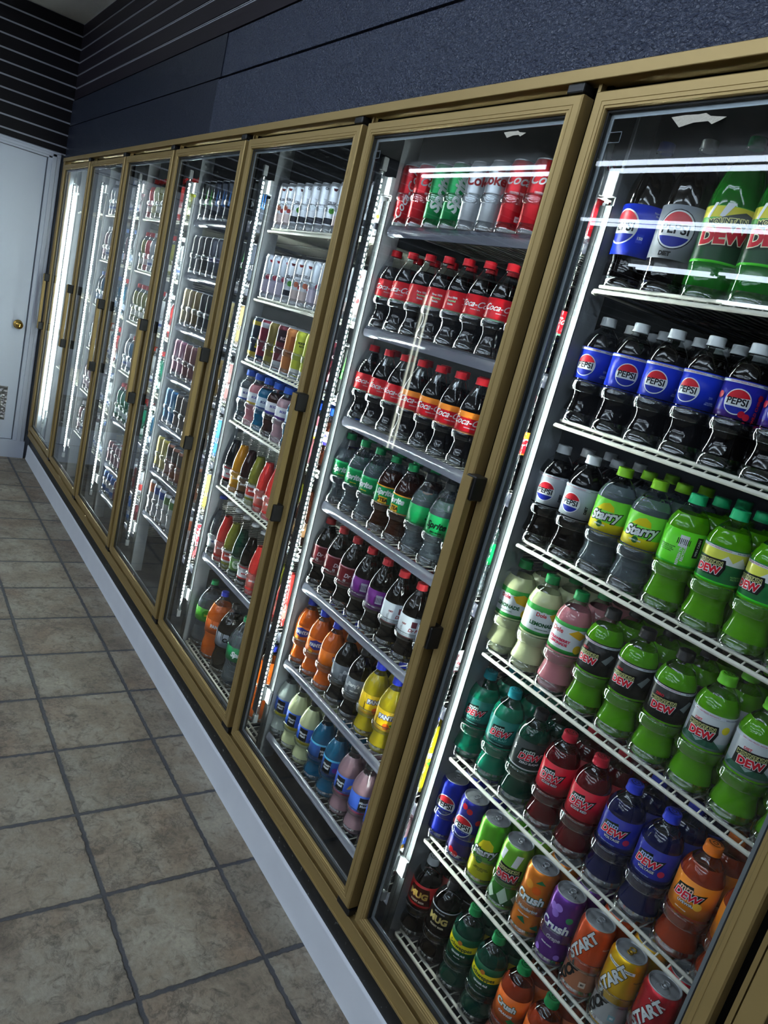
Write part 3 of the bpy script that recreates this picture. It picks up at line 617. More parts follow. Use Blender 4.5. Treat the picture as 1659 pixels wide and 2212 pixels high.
DZ = {
 'pepsi': ('swirl', 'cola', WH, PB, [], promo(95, 56)+[('globe', 0, 27, 21), ('t', '250', 5, 42, 22, (150, 170, 235), 0, .1), ('t', 'CALORIES\nPER BOTTLE', 3, 42, 12, (150, 170, 235), 0, .1)], 'white-capped cola bottle with blue globe label'),
 'cherry': ('swirl', 'cola', WH, (34, 34, 150), [(0, 10, (60, 30, 120))], promo(95, 56)+[('globe', 0, 27, 21), ('c', 12, 9, 5.5, (190, 24, 50)), ('c', 20, 6, 5.5, (205, 34, 60)), ('c', 34, 40, 5, (190, 24, 50)), ('c', -32, 34, 6, (190, 24, 50)), ('t', 'WILD CHERRY', 7, 33, 22, (205, 40, 60), 0, .3, 90)], 'white-capped cherry cola bottle'),
 'dietp': ('swirl', 'cola', WH, (178, 184, 192), [], promo(95, 56)+[('globe', 0, 27, 20), ('t', 'DIET', 7.5, 34, 20, BK, 0, .3, 90)], 'white-capped silver-label diet cola bottle'),
 'starry': ('swirl', 'clear', (140, 205, 30), (120, 215, 60), [(0, 18, YL)], [('p', [(-20, 40), (-8, 52), (4, 56), (14, 50), (17, 40)], YL), ('o', 'Starry', 24, 0, 30, WH, BK, .3, .9, 8, 1.6), ('c', -4, 13, 6, (20, 90, 40)), ('t', 'LEMON LIME', 4, -4, 12, WH, 0, .1)], 'lime-capped clear lemon-lime bottle'),
 'dewback': ('swirl', 'dew2', (40, 190, 120), (100, 215, 40), [(0, 4, (60, 190, 40))], [('r', -6, 34, 9, 54, WH), ('t', '||||||||', 11, 1.5, 44, BK, 0, .2), ('t', 'REFRESH THEN\nRECYCLE', 6, 4, 22, WH, 0, .2, 90), ('t', 'CARBONATED WATER\nHIGH FRUCTOSE\nCORN SYRUP CITRIC\nACID NATURAL', 3, -24, 26, (20, 60, 30), 0, .05), ('r', 22, 20, 34, 56, (30, 40, 30)), ('t', 'WIN CASH', 6, 28, 38, WH, 0, .1, 90)], 'green-capped citrus soda bottle turned to its back label'),
 'dew': ('swirl', 'dew2', (40, 190, 120), (30, 110, 60), [(0, 4, (70, 225, 50)), (40, 58, (225, 225, 90))], promo(95, 56)+[('p', [(6, 36), (20, 50), (30, 40), (44, 52), (60, 34)], WH)]+mtnart(None, 26, -6)+[('t', 'NUTRITION\nFACTS 290', 4, 44, 16, (150, 220, 120), 0, .1)], 'green-capped citrus soda bottle'),
 'dole': ('swirl', 'lemon', (20, 140, 70), WH, [(0, 8, (40, 150, 60)), (50, 62, (60, 165, 70))], [('p', [(8, 48), (30, 56), (52, 46), (40, 30), (18, 36)], (245, 190, 30)), ('c', 44, 14, 10, (250, 205, 40)), ('o', 'Dole', 11, -8, 44, RD, WH, 0, .3, 0, 3.2), ('t', 'LEMONADE', 10.5, 0, 24, (20, 90, 50), 0, .5), ('t', 'LEMONADE DRINK', 3.2, 0, 14, (20, 90, 50), 0, .1)], 'green-capped pale lemonade bottle'),
 'dolepink': ('swirl', 'pink', (20, 140, 70), WH, [(0, 8, (40, 150, 60)), (54, 62, (60, 165, 70))], [('p', [(14, 44), (30, 54), (52, 44), (40, 34)], (245, 190, 30)), ('c', 40, 14, 9, (250, 205, 40)), ('o', 'Dole', 13, -10, 44, RD, WH, 0, .3, 0, 3.4), ('t', 'STRAWBERRY\nLEMONADE', 7.5, -2, 22, (215, 40, 80), 0, .4)], 'green-capped pink lemonade bottle'),
 'zero': ('swirl', 'dew2', (34, 34, 36), (22, 24, 26), [], promo(95, 56)+mtnart('ZERO', 27)+[('p', [(30, 30), (44, 46), (52, 42), (40, 24)], (120, 130, 130))], 'black-capped green soda bottle with black label'),
 'diet': ('swirl', 'dew2', (110, 205, 40), (190, 194, 196), [(0, 14, (150, 180, 175))], promo(95, 56)+[('p', [(-40, 4), (-20, 20), (0, 8), (20, 22), (42, 4)], (40, 90, 70)), ('c', 38, 40, 7, YL)]+mtnart('DIET', 28), 'lime-capped green soda bottle with silver label'),
 'baja': ('swirl', 'teal', (20, 150, 160), (20, 120, 110), [(0, 10, (12, 70, 66))], dewart(30, 1, 'mtn', (225, 245, 235), 'BAJA BLAST', (130, 225, 210))+[('t', 'natural and artificial flavors', 3, 0, 6, (160, 220, 210), 0, .05)], 'teal-capped turquoise soda bottle'),
 'bajaz': ('swirl', 'tealdark', (30, 30, 34), (34, 42, 42), [(0, 3, WH)], dewart(30, 1.05, 'mtn', (200, 225, 215), 'ZERO SUGAR', WH)+[('t', 'BAJA', 6, -36, 40, WH, 0, .2, 90)], 'black-capped turquoise soda bottle with dark label'),
 'codered': ('swirl', 'red', (196, 22, 48), (206, 20, 46), [], dewart(32, 1, 'mtn', WH, 'CODE RED', WH), 'red-capped dark red soda bottle'),
 'volt': ('swirl', 'blue', (40, 60, 200), (34, 44, 150), [(0, 8, (20, 26, 90))], dewart(32, 1, 'mtn', (170, 190, 240), 'VOLTAGE', WH)+[('c', 30, 22, 6, (190, 30, 80)), ('t', 'raspberry citrus flavor', 3, 0, 9, (170, 190, 240), 0, .05)], 'blue-capped dark blue soda bottle'),
 'wire': ('swirl', 'amber', (240, 120, 20), (244, 140, 30), [], dewart(33, 1, 'mtn', (250, 200, 170), 'LIVEWIRE', WH)+[('c', 22, 24, 7, (250, 190, 60)), ('t', 'spark of orange', 3, 0, 8, WH, 0, .05)], 'orange-capped amber soda bottle'),
 'mug': ('swirl', 'darkclear', WH, (190, 30, 34), [(0, 5, (120, 30, 20))], [('p', [(-34, 10), (-22, 54), (24, 56), (36, 10)], (70, 26, 14)), ('o', 'MUG', 22, 0, 34, (225, 180, 90), (90, 30, 14), 0, 1.2, 0, 1.2), ('t', 'ROOT BEER', 6.5, 2, 17, (235, 215, 190), 0, .3)], 'white-capped root beer bottle'),
 'mugz': ('swirl', 'darkclear', (40, 40, 42), (34, 28, 26), [(59, 62, (170, 172, 178))], [('o', 'MUG', 22, 0, 34, (205, 180, 110), BK, 0, 1.2, 0, 1.2), ('t', 'ROOT BEER', 6.5, 2, 17, (205, 190, 160), 0, .3), ('t', 'ZERO SUGAR', 4.4, 0, 53, (170, 172, 178), 0, .2)], 'black-capped root beer bottle with black label'),
 'schw': ('swirl', 'tealdark', (24, 140, 74), (16, 84, 52), [(26, 44, YL)], [('c', -2, 46, 5.5, (200, 120, 50)), ('t', 'Schweppes', 13, 0, 34, (20, 60, 44), 0, .35), ('t', 'GINGER ALE', 6, 0, 17, WH, 0, .3), ('t', 'since 1783', 3.5, 0, 8, WH, 0, .1)], 'green-capped ginger ale bottle'),
 'crushb': ('swirl', 'amber', (24, 140, 74), (236, 110, 34), [], [('o', 'Crush', 19, 0, 38, WH, (20, 90, 60), .1, .9, 0, 1.2), ('t', 'ORANGE', 7.5, 4, 20, WH, .2, .3), ('p', [(10, 8), (20, 16), (30, 8), (20, 2)], (30, 110, 50))], 'green-capped orange soda bottle'),
 # second door
 'coke': ('contour', 'cola', (212, 30, 42), (206, 24, 36), [(0, 5, (150, 215, 175))], cola_script(29)+FINE, 'red-capped cola bottle'),
 'cokeback': ('contour', 'cola', (212, 30, 42), (206, 24, 36), [(0, 5, (150, 215, 175))], [('t', "I'm a 100%", 6.2, -12, 34, WH, 0, .25), ('t', 'Recycled', 6.2, -12, 26, (150, 225, 170), 0, .25), ('t', 'Bottle', 6.2, -14, 18, WH, 0, .25), ('t', 'Nutrition\nFacts', 5, 24, 34, (245, 220, 225), 0, .1), ('t', 'Serving size 1 bottle\nCalories 240\nTotal Fat 0g\nSodium 75mg', 2.6, 26, 20, (245, 220, 225), 0, .02), ('t', 'Co', 17, 62, 29, WH, .45, .25)], 'red-capped cola bottle turned to its back label'),
 'cokeor': ('contour', 'cola', (212, 30, 42), (206, 24, 36), [(0, 3, (245, 150, 50)), (36, 50, (246, 140, 40))], cola_script(27, 1.1)+FINE[:2], 'red-capped cola bottle with orange-topped label'),
 'sprite': ('contour', 'clear', (20, 140, 80), (20, 160, 90), [(44, 50, (40, 190, 110))], [('t', 'Sprite', 22, -4, 26, WH, .3, 1.0), ('c', 34, 12, 4, WH), ('t', 'LEMON-LIME', 3.4, 0, 10, YL, 0, .1)], 'green-capped clear lemon-lime soda bottle'),
 'spritetea': ('contour', 'tea', (20, 140, 80), (20, 150, 84), [(0, 3, (240, 160, 40)), (47, 50, (240, 160, 40))], [('t', 'Sprite', 21, -4, 33, WH, .3, 1.0), ('r', -18, 4, 8, 21, (235, 180, 40)), ('t', '+TEA', 13, -5, 12, (70, 34, 14), 0, .8)], 'green-capped brown tea soda bottle'),
 'spritez': ('contour', 'clear', (26, 28, 30), (20, 176, 96), [], [('t', 'Sprite', 22, -4, 26, (10, 40, 26), .3, 1.0), ('t', 'ZERO SUGAR', 5, 0, 9, (10, 40, 26), 0, .3)], 'black-capped clear soda bottle with green label'),
 'drp': ('fluted', 'cola', (176, 30, 40), (110, 22, 34), [(0, 4, (150, 60, 70)), (52, 56, (170, 110, 120))], [('t', 'Dr Pepper', 16, 4, 30, (235, 220, 225), .25, .5), ('t', '23', 8, -26, 16, WH, 0, .3), ('t', 'EST 1885', 4, 4, 15, (225, 200, 205), 0, .1)], 'red-capped bottle with dark maroon label'),
 'drpp': ('fluted', 'cola', (190, 30, 44), (112, 34, 128), [], [('r', -8, 20, 10, 44, (200, 196, 214)), ('t', '|||||||', 15, 1, 32, (60, 40, 80), 0, .2), ('t', 'DISTRIBUTED BY\nPLANO TX USA', 3.4, 0, 10, (215, 190, 225), 0, .1)], 'red-capped bottle with purple label'),
 'drpw': ('fluted', 'cola', (205, 44, 52), (214, 220, 226), [(0, 3, (120, 40, 50))], [('r', 10, 30, 24, 46, (120, 60, 70)), ('t', 'Dr Pepper', 12, 30, 22, (150, 30, 44), .25, .4), ('t', 'DIET', 6, -10, 34, (130, 30, 40), 0, .3), ('t', 'CAFFEINE\nCONTENT 68mg', 3.4, -16, 18, (90, 90, 95), 0, .05, 90)], 'red-capped bottle with white label'),
 'fanta': ('fluted', 'orange', (40, 60, 190), (244, 120, 24), [], [('p', [(-20, 30), (0, 22), (24, 28), (26, 46), (0, 54), (-22, 44)], (40, 50, 150)), ('t', 'FANTA', 14, 2, 37, WH, .1, 1.0, 4), ('c', -12, 14, 7, (255, 180, 40)), ('t', 'ORANGE', 5, 8, 12, WH, 0, .3)], 'blue-capped bright orange soda bottle'),
 'barq': ('fluted', 'cola', (30, 30, 32), (120, 126, 134), [], [('t', "Barq's", 15, 2, 38, WH, .2, .7), ('t', 'ROOT BEER', 4.6, 8, 20, WH, 0, .2), ('r', -24, 10, -14, 34, (190, 194, 200)), ('t', '||||', 12, -19, 22, BK, 0, .2)], 'black-capped dark bottle with grey label'),
 'fantay': ('fluted', 'yellow', (40, 60, 200), (246, 200, 24), [(0, 4, (240, 170, 20))], [('t', 'FANTA', 16, 4, 38, (34, 44, 140), .1, 2.2, 4), ('t', 'FANTA', 16, 4, 38, WH, .1, .8, 4), ('c', 6, 14, 9, (245, 110, 30)), ('p', [(14, 20), (26, 26), (34, 16), (22, 12)], (60, 150, 50)), ('t', 'PINEAPPLE', 5, -26, 22, (90, 60, 20), 0, .2, 90)], 'blue-capped yellow soda bottle'),
 'mm': ('fluted', 'milk', (28, 30, 32), (40, 90, 190), [(0, 10, (245, 225, 40))], [('r', -24, 10, 4, 52, (18, 20, 24)), ('t', 'Minute\nMaid', 9.5, -10, 31, WH, 0, .5), ('p', [(14, 22), (34, 26), (30, 38), (20, 34)], (250, 190, 50)), ('c', 22, 14, 4, (150, 180, 225))], 'black-capped cloudy lemonade bottle'),
 'mml': ('fluted', 'lemon', (28, 30, 32), (40, 90, 190), [(0, 10, (245, 225, 40))], [('r', -24, 10, 4, 52, (18, 20, 24)), ('t', 'Minute\nMaid', 9.5, -10, 31, WH, 0, .5), ('p', [(14, 22), (34, 26), (30, 38), (20, 34)], (250, 190, 50))], 'black-capped yellow lemonade bottle'),
 'mmb': ('fluted', 'aqua', (28, 30, 32), (50, 110, 200), [(50, 56, (90, 190, 230))], [('r', -24, 8, 4, 50, (18, 20, 24)), ('t', 'Minute\nMaid', 9.5, -10, 30, WH, 0, .5), ('c', 18, 26, 8, (120, 60, 150)), ('c', 28, 20, 7, (150, 60, 120))], 'black-capped blue juice bottle'),
 'mmp': ('fluted', 'rose', (28, 30, 32), (60, 100, 200), [(0, 6, (220, 90, 130))], [('r', -24, 8, 4, 50, (18, 20, 24)), ('t', 'Minute\nMaid', 9.5, -10, 30, WH, 0, .5), ('p', [(14, 22), (34, 26), (30, 38), (20, 34)], (250, 190, 50))], 'black-capped pale pink juice bottle'),
 # one litre and two litre
 'pepsiL': ('litre', 'cola', (40, 60, 200), PB, [], [('globe', 0, 50, 32), ('t', 'Nutrition\nFacts', 5, 62, 78, (190, 200, 235), 0, .1), ('r', 34, 24, 46, 40, (40, 66, 205)), ('t', '150', 7, 40, 32, WH, 0, .2)], 'large blue-capped cola bottle with blue globe label'),
 'dietL': ('litre', 'cola', WH, (150, 155, 164), [], [('c', 0, 50, 34, (20, 24, 40)), ('globe', 0, 50, 32), ('t', 'DIET', 10, -6, 8, BK, 0, .7)], 'large white-capped diet cola bottle with silver label'),
 'dewL': ('litre', 'green', (20, 140, 80), (24, 70, 40), [(0, 4, (80, 220, 50)), (64, 95, (70, 170, 50)), (72, 90, (226, 214, 60))], [('p', [(-40, 72), (-30, 95), (-24, 95), (-34, 70)], WH), ('p', [(-16, 74), (-8, 95), (6, 95), (-8, 72)], WH), ('p', [(-44, 22), (34, 30), (46, 78), (24, 84), (-30, 66)], (26, 40, 26)), ('o', 'MOUNTAIN', 12, 0, 66, (26, 50, 30), (228, 222, 140), 0, .4, 6, 1.4), ('o', 'DEW', 34, 0, 43, (206, 26, 46), (240, 236, 200), 0, 2.2, 6, 1.6)], 'large green soda bottle with red lettering'),
 'big_fanta': ('big', 'orange', (40, 60, 190), (240, 110, 30), [], [('t', 'FANTA', 18, 0, 30, WH, 0, 1)], 'large blue-capped orange soda bottle'),
 'big_cola': ('big', 'cola', (30, 30, 34), (150, 156, 166), [(0, 54, (150, 156, 166))], [('t', 'Cola', 22, 0, 30, BK, .2, 1), ('t', 'Dr Pepper', 10, 40, 20, (60, 60, 66), .2, .3)], 'large dark soda bottle with grey label'),
 'big_green': ('big', 'clear', (20, 140, 80), (90, 190, 50), [], [('c', 0, 28, 22, (60, 150, 40)), ('t', 'Lime', 12, 0, 28, YL, 0, .5)], 'large green-capped clear soda bottle with round green label'),
 'big_sprite': ('big', 'clear', (20, 140, 80), (20, 150, 84), [], [('t', 'Sprite', 26, 0, 28, WH, .3, 1.4)], 'large clear soda bottle with green label'),
 # third door
 'sp1': ('sport', 'clear', (36, 84, 190), (226, 228, 232), [(0, 8, (60, 90, 180))], [('t', 'BODY', 11, 0, 26, (70, 60, 150), .2, .4), ('c', 10, 12, 6, (200, 90, 60))], 'blue-capped clear sports drink bottle'),
 'sp2': ('sport', 'pink', (36, 84, 190), (226, 226, 230), [(0, 8, (230, 190, 60))], [('t', 'BODY', 11, 0, 26, (70, 60, 150), .2, .4)], 'blue-capped pink sports drink bottle'),
 'sp3': ('sport', 'aqua', (36, 84, 190), (190, 205, 220), [(0, 8, (60, 90, 160))], [('t', 'BODY', 11, 0, 26, (50, 60, 130), .2, .4)], 'blue-capped blue sports drink bottle'),
 'sp4': ('sport', 'tea', (36, 84, 190), (226, 226, 230), [(0, 10, (70, 60, 160))], [('t', 'BODY', 11, 0, 28, (70, 60, 150), .2, .4), ('c', 12, 10, 5, (150, 90, 60))], 'blue-capped brown sports drink bottle'),
 'sp5': ('sport', 'rose', (36, 84, 190), (226, 226, 230), [(0, 10, (90, 50, 130))], [('t', 'BODY', 11, 0, 28, (70, 60, 150), .2, .4)], 'blue-capped dusky pink sports drink bottle'),
 'ja': ('glass', 'cola', (180, 182, 186), (225, 225, 228), [(0, 6, RD), (40, 46, RD)], [('t', 'soda', 12, 0, 22, RD, .3, .5)], 'tall dark glass soda bottle'),
 'jo': ('glass', 'orangejar', (180, 182, 186), (240, 170, 40), [], [('t', 'Jarritos', 11, 0, 26, WH, .1, .5)], 'tall orange glass soda bottle'),
 'jb': ('glass', 'tea', (180, 182, 186), (120, 90, 60), [], [('t', 'Jarritos', 11, 0, 26, WH, .1, .5)], 'tall brown glass soda bottle'),
 'jy': ('glass', 'olive', (180, 182, 186), (226, 226, 226), [(8, 38, (200, 60, 50))], [('t', 'Jarritos', 11, 0, 26, WH, .1, .5)], 'tall yellow-green glass soda bottle'),
 'jp': ('glass', 'straw', (180, 182, 186), (220, 110, 100), [], [('t', 'Jarritos', 11, 0, 26, WH, .1, .5)], 'tall red glass soda bottle'),
 'jw': ('glass', 'clear', (40, 60, 160), (215, 222, 226), [], [('t', 'agua', 11, 0, 26, (40, 80, 150), .1, .5)], 'tall clear glass water bottle'),
 'jg': ('glass', 'tealdark', (180, 182, 186), (110, 160, 80), [], [('c', 0, 24, 16, (200, 215, 190)), ('t', 'Topo', 10, 0, 24, (30, 110, 50), .1, .5)], 'tall dark green glass soda bottle'),
 # far doors
 'j1': ('jug', 'olive', (190, 44, 40), (215, 215, 205), [], [], 'red-capped olive juice bottle'),
 'j2': ('jug', 'lemon', (190, 44, 40), (230, 220, 170), [], [], 'red-capped pale yellow juice bottle'),
 'j3': ('jug', 'straw', (190, 44, 40), (220, 200, 195), [], [], 'red-capped red juice bottle'),
 'j4': ('jug', 'teal', (190, 44, 40), (200, 215, 215), [], [], 'red-capped teal juice bottle'),
 'j5': ('jug', 'aqua', (190, 44, 40), (200, 205, 225), [], [], 'red-capped blue juice bottle'),
 'j6': ('jug', 'whiteliq', (225, 225, 230), (225, 228, 235), [(8, 20, (90, 110, 170))], [], 'white-capped milky drink bottle'),
 'j7': ('jug', 'rose', (225, 225, 230), (220, 190, 200), [], [], 'white-capped pink drink bottle'),
 'j8': ('jug', 'clear', (120, 150, 210), (180, 200, 230), [], [], 'pale blue-capped water bottle'),
}
# cans: shape, body colour, bands (z0,z1,colour) in mm, art, words
CZN = {
 'c_pepsi': ('can16', (18, 44, 190), [], [('globe', 0, 96, 25)], 'blue cola can with round globe logo'),
 'c_cherry': ('can16', (38, 44, 150), [(14, 50, (64, 50, 120))], [('c', -6, 140, 7, RD), ('c', 8, 134, 7, RD), ('c', 34, 112, 7, RD), ('c', 36, 70, 6, RD), ('c', -8, 26, 7, RD), ('c', 4, 22, 7, RD), ('c', -34, 84, 6, RD), ('globe', 0, 92, 25)], 'dark blue cherry cola can'),
 'c_starry': ('can16', (104, 196, 40), [(14, 64, (206, 206, 30))], [('p', [(-18, 92), (-8, 112), (6, 118), (18, 108), (20, 92)], YL), ('o', 'Starry', 23, 0, 84, WH, BK, .3, .9, 10, 1.7), ('c', -4, 64, 8, (30, 130, 50)), ('t', 'LEMON LIME SODA\nWITH OTHER NATURAL\nFLAVORS', 3.2, 6, 44, (50, 60, 20), 0, .1)], 'lime green lemon-lime soda can'),
 'c_dew': ('can16', (130, 205, 60), [(14, 70, (60, 140, 50))], [('p', [(-30, 118), (-24, 142), (-12, 142), (-18, 116)], WH), ('p', [(4, 112), (10, 142), (24, 142), (16, 112)], WH), ('p', [(-26, 70), (26, 72), (30, 108), (-22, 110)], BK), ('o', 'MOUNTAIN', 9, 0, 101, (26, 60, 30), (228, 226, 150), 0, .3, 4, .9), ('o', 'DEW', 21, 0, 84, (205, 24, 44), WH, 0, 1.1, 4, 1.1), ('p', [(-40, 22), (-26, 50), (-10, 30), (6, 62), (20, 34), (38, 54), (48, 22)], (190, 215, 190)), ('p', [(-44, 18), (-34, 34), (-20, 20), (-6, 38), (8, 20), (24, 40), (40, 20)], (30, 80, 36))], 'light green citrus soda can with red lettering'),
 'c_crush': ('can16', (238, 132, 34), [], [('c', -8, 122, 9, (246, 160, 50)), ('c', 10, 116, 9, (236, 100, 26)), ('p', [(4, 132), (14, 142), (24, 134)], (30, 120, 70)), ('o', 'Crush', 25, 0, 92, WH, (20, 90, 70), .15, 1.0, 4, 1.3), ('t', 'Mandarine', 10, 4, 68, WH, .2, .4, 4), ('t', 'ORANGE SODA', 3.6, 0, 54, WH, 0, .1), ('p', [(-10, 40), (2, 50), (10, 36)], (20, 100, 60)), ('p', [(20, 32), (34, 40), (40, 24)], (20, 100, 60))], 'orange soda can with white lettering'),
 'c_grape': ('can16', (106, 46, 150), [], [('c', -12, 128, 8, (160, 120, 215)), ('c', 0, 132, 8, (170, 130, 225)), ('c', -4, 118, 8, (150, 110, 205)), ('c', 26, 116, 7, (40, 140, 90)), ('o', 'Crush', 25, 0, 90, WH, (60, 40, 130), .15, 1.0, 4, 1.3), ('t', 'Grape', 11, 8, 66, (225, 210, 240), .2, .4, 4), ('t', 'GRAPE SODA', 3.8, 0, 48, WH, 0, .1), ('c', -16, 28, 6, (150, 110, 205)), ('c', 26, 30, 6, (150, 110, 205))], 'purple grape soda can'),
 'c_k1': ('can16', (226, 84, 30), [(14, 66, (200, 130, 96))], [('o', 'START', 26, -4, 108, (215, 220, 222), (40, 20, 14), .2, 1.2, 62, 1.0), ('t', 'KICK', 24, -14, 42, (16, 16, 20), .2, 1.4, 62), ('r', 14, 30, 26, 42, (215, 190, 170)), ('t', '80', 6, 20, 36, BK, 0, .2), ('t', 'Nutrition Facts', 5, 48, 120, (240, 200, 180), 0, .1)], 'orange and copper energy soda can'),
 'c_k2': ('can16', (238, 186, 14), [(14, 66, (196, 200, 204))], [('r', -26, 134, 30, 140, WH), ('t', 'WITH COCONUT WATER', 4, 2, 137, BK, 0, .1), ('o', 'START', 26, -4, 104, (215, 220, 222), (50, 40, 14), .2, 1.2, 62, 1.0), ('t', 'KICK', 24, -14, 42, (16, 16, 20), .2, 1.4, 62), ('r', 14, 30, 26, 42, (120, 160, 170)), ('t', '80', 6, 20, 36, WH, 0, .2), ('t', 'Nutrition Facts', 5, 48, 120, (90, 80, 20), 0, .1)], 'yellow and silver energy soda can'),
 'c_k3': ('can16', (190, 26, 44), [(14, 66, (170, 60, 66))], [('o', 'START', 26, -4, 106, (215, 220, 222), (60, 10, 16), .2, 1.2, 62, 1.0), ('t', 'KICK', 24, -14, 42, (16, 16, 20), .2, 1.4, 62), ('t', 'A & C VITAMINS', 4, 6, 138, WH, 0, .1)], 'dark red energy soda can'),
 'c_coke': ('can16', (204, 24, 38), [], [('t', 'Coca-Cola', 30, -2, 80, WH, .4, .5, 74), ('t', 'ORIGINAL TASTE', 5, 30, 90, WH, 0, .1, 74)], 'bright red cola can with sideways white lettering'),
 'c_coke2': ('can16', (204, 24, 38), [], [('t', 'Coca', 30, -8, 112, WH, .4, .6, 0), ('t', 'ORIGINAL TASTE', 5, 0, 86, WH, 0, .1), ('r', 8, 26, 20, 38, (235, 200, 205)), ('t', '190', 5, 14, 32, RD, 0, .2)], 'bright red cola can with upright white lettering'),
 'c_sprite': ('can16', (18, 140, 74), [], [('t', 'Sprite', 38, 0, 84, (225, 235, 230), .3, 1.8, 80)], 'green soda can with sideways white lettering'),
 'c_dcoke': ('can16', (196, 200, 206), [], [('t', 'Coke', 32, 0, 112, (176, 24, 34), 0, 1.0), ('t', 'diet', 11, 16, 134, (176, 24, 34), 0, .3)], 'silver diet cola can'),
 'c_cel': ('slim', (224, 228, 234), [(26, 44, (40, 42, 52))], [('p', [(-8, 132), (8, 132), (4, 124), (-4, 124)], (110, 40, 50)), ('t', 'CELSIUS', 11, 0, 88, (60, 62, 72), 0, .4), ('c', 0, 66, 9, (90, 170, 60))], 'slim white can with green fruit picture'),
 'c_cel2': ('slim', (222, 226, 232), [(26, 44, (40, 42, 52))], [('t', 'CELSIUS', 9, 0, 132, (60, 62, 72), 0, .4), ('t', 'Serving 1 can\nCalories 10\nSodium 0mg\nVitamin C\nRiboflavin', 5, 0, 90, (110, 112, 122), 0, .05), ('c', 10, 60, 5, (230, 190, 60))], 'slim white can turned to its printed facts'),
 'c_cel3': ('slim', (222, 226, 232), [(14, 50, (220, 200, 196))], [('p', [(-8, 132), (8, 132), (4, 124), (-4, 124)], (150, 50, 40)), ('t', 'CELSIUS', 11, 0, 96, (60, 62, 72), 0, .4), ('c', -6, 68, 9, (215, 120, 90)), ('c', 8, 60, 7, (205, 80, 80))], 'slim white can with peach fruit picture'),
 'c_cel4': ('slim', (214, 222, 232), [(14, 70, (200, 190, 210))], [('p', [(-8, 132), (8, 132), (4, 124), (-4, 124)], (190, 40, 60)), ('c', -4, 74, 9, (190, 50, 80)), ('c', 8, 64, 8, (90, 80, 190))], 'slim pale can with berry picture'),
 'c_r1': ('can16', (30, 44, 60), [(14, 34, (220, 190, 50)), (128, 142, (215, 190, 60))], [('t', 'ROCKSTAR', 14, 0, 84, YL, 0, .6, 80)], 'navy and gold energy can'),
 'c_r2': ('can16', (130, 30, 52), [(14, 30, (40, 60, 100)), (128, 146, (190, 194, 200))], [('t', 'ROCKSTAR', 14, 0, 84, WH, 0, .6, 80)], 'maroon energy can'),
 'c_r3': ('can16', (120, 104, 44), [(14, 40, (150, 140, 60))], [('t', 'ROCKSTAR', 14, 0, 90, YL, 0, .6, 80)], 'olive gold energy can'),
 'c_r4': ('can16', (110, 40, 50), [(14, 36, (210, 214, 220)), (100, 140, (56, 30, 40))], [('t', 'ROCK', 14, 0, 112, (215, 190, 195), 0, .6), ('p', [(-16, 40), (0, 84), (16, 44)], (190, 150, 155))], 'wine red energy can'),
 'c_r5': ('can16', (200, 124, 66), [], [('r', -16, 84, 16, 130, (170, 92, 40)), ('t', 'ROCKSTAR', 7, 0, 74, (110, 50, 20), 0, .3)], 'copper coloured energy can'),
 'c_r6': ('can16', (190, 196, 60), [(14, 34, (214, 216, 214))], [('t', 'ROCKSTAR', 9, 0, 118, BK, 0, .5), ('t', 'RECOVERY', 7, 0, 108, BK, 0, .3)], 'yellow-green energy can'),
 'c_m1': ('can16', (22, 26, 24), [], [('p', [(-10, 60), (-4, 124), (-1, 60)], (70, 190, 60)), ('p', [(1, 56), (5, 126), (8, 60)], (70, 190, 60))], 'black energy can with green claw stripes'),
 'c_m2': ('can16', (22, 30, 44), [], [('p', [(-10, 60), (-4, 124), (-1, 60)], (40, 120, 200)), ('p', [(1, 56), (5, 126), (8, 60)], (40, 120, 200))], 'black energy can with blue claw stripes'),
 'c_m3': ('can16', (30, 28, 26), [(14, 40, (60, 56, 50))], [], 'plain black energy can'),
 'c_m4': ('can16', (70, 74, 84), [(60, 80, (70, 60, 110))], [], 'grey energy can with purple band'),
 'c_g1': ('can16', (176, 158, 112), [], [('p', [(-10, 60), (0, 120), (10, 60)], (220, 205, 160))], 'pale gold energy can'),
 'c_g2': ('can16', (124, 104, 66), [], [('p', [(-10, 60), (0, 120), (10, 60)], (190, 170, 110))], 'bronze energy can'),
 'c_p1': ('can16', (156, 96, 122), [], [('p', [(-10, 60), (0, 120), (10, 60)], (225, 190, 205))], 'dusty pink energy can'),
 'c_p2': ('can16', (128, 84, 84), [], [('p', [(-10, 60), (0, 120), (10, 60)], (200, 160, 160))], 'mauve brown energy can'),
 'c_b1': ('can16', (44, 110, 160), [], [('p', [(-10, 60), (0, 120), (10, 60)], (170, 215, 235))], 'sky blue energy can'),
 'c_b2': ('can16', (96, 88, 82), [(14, 60, (120, 110, 104))], [], 'taupe energy can'),
 'c_y1': ('can16', (186, 168, 66), [], [('p', [(-10, 60), (0, 120), (10, 60)], (235, 225, 150))], 'mustard yellow energy can'),
 'c_y2': ('can16', (140, 92, 72), [(90, 142, (90, 80, 70))], [], 'rust brown energy can'),
 'c_w1': ('can16', (190, 190, 196), [(100, 142, (200, 120, 90))], [], 'white energy can with coral top'),
 'c_w2': ('can16', (186, 190, 200), [(110, 142, (60, 90, 170))], [], 'white energy can with blue top'),
 'c_w3': ('can16', (190, 194, 196), [(110, 142, (90, 130, 80))], [], 'white energy can with green top'),
 'c_d1': ('can12', (110, 44, 52), [], [], 'small dark red can'), 'c_d2': ('can12', (60, 110, 180), [(40, 80, (210, 215, 225))], [], 'small blue and white can'),
 'c_d3': ('can12', (200, 204, 212), [(30, 60, (190, 60, 60))], [], 'small white and red can'),
}
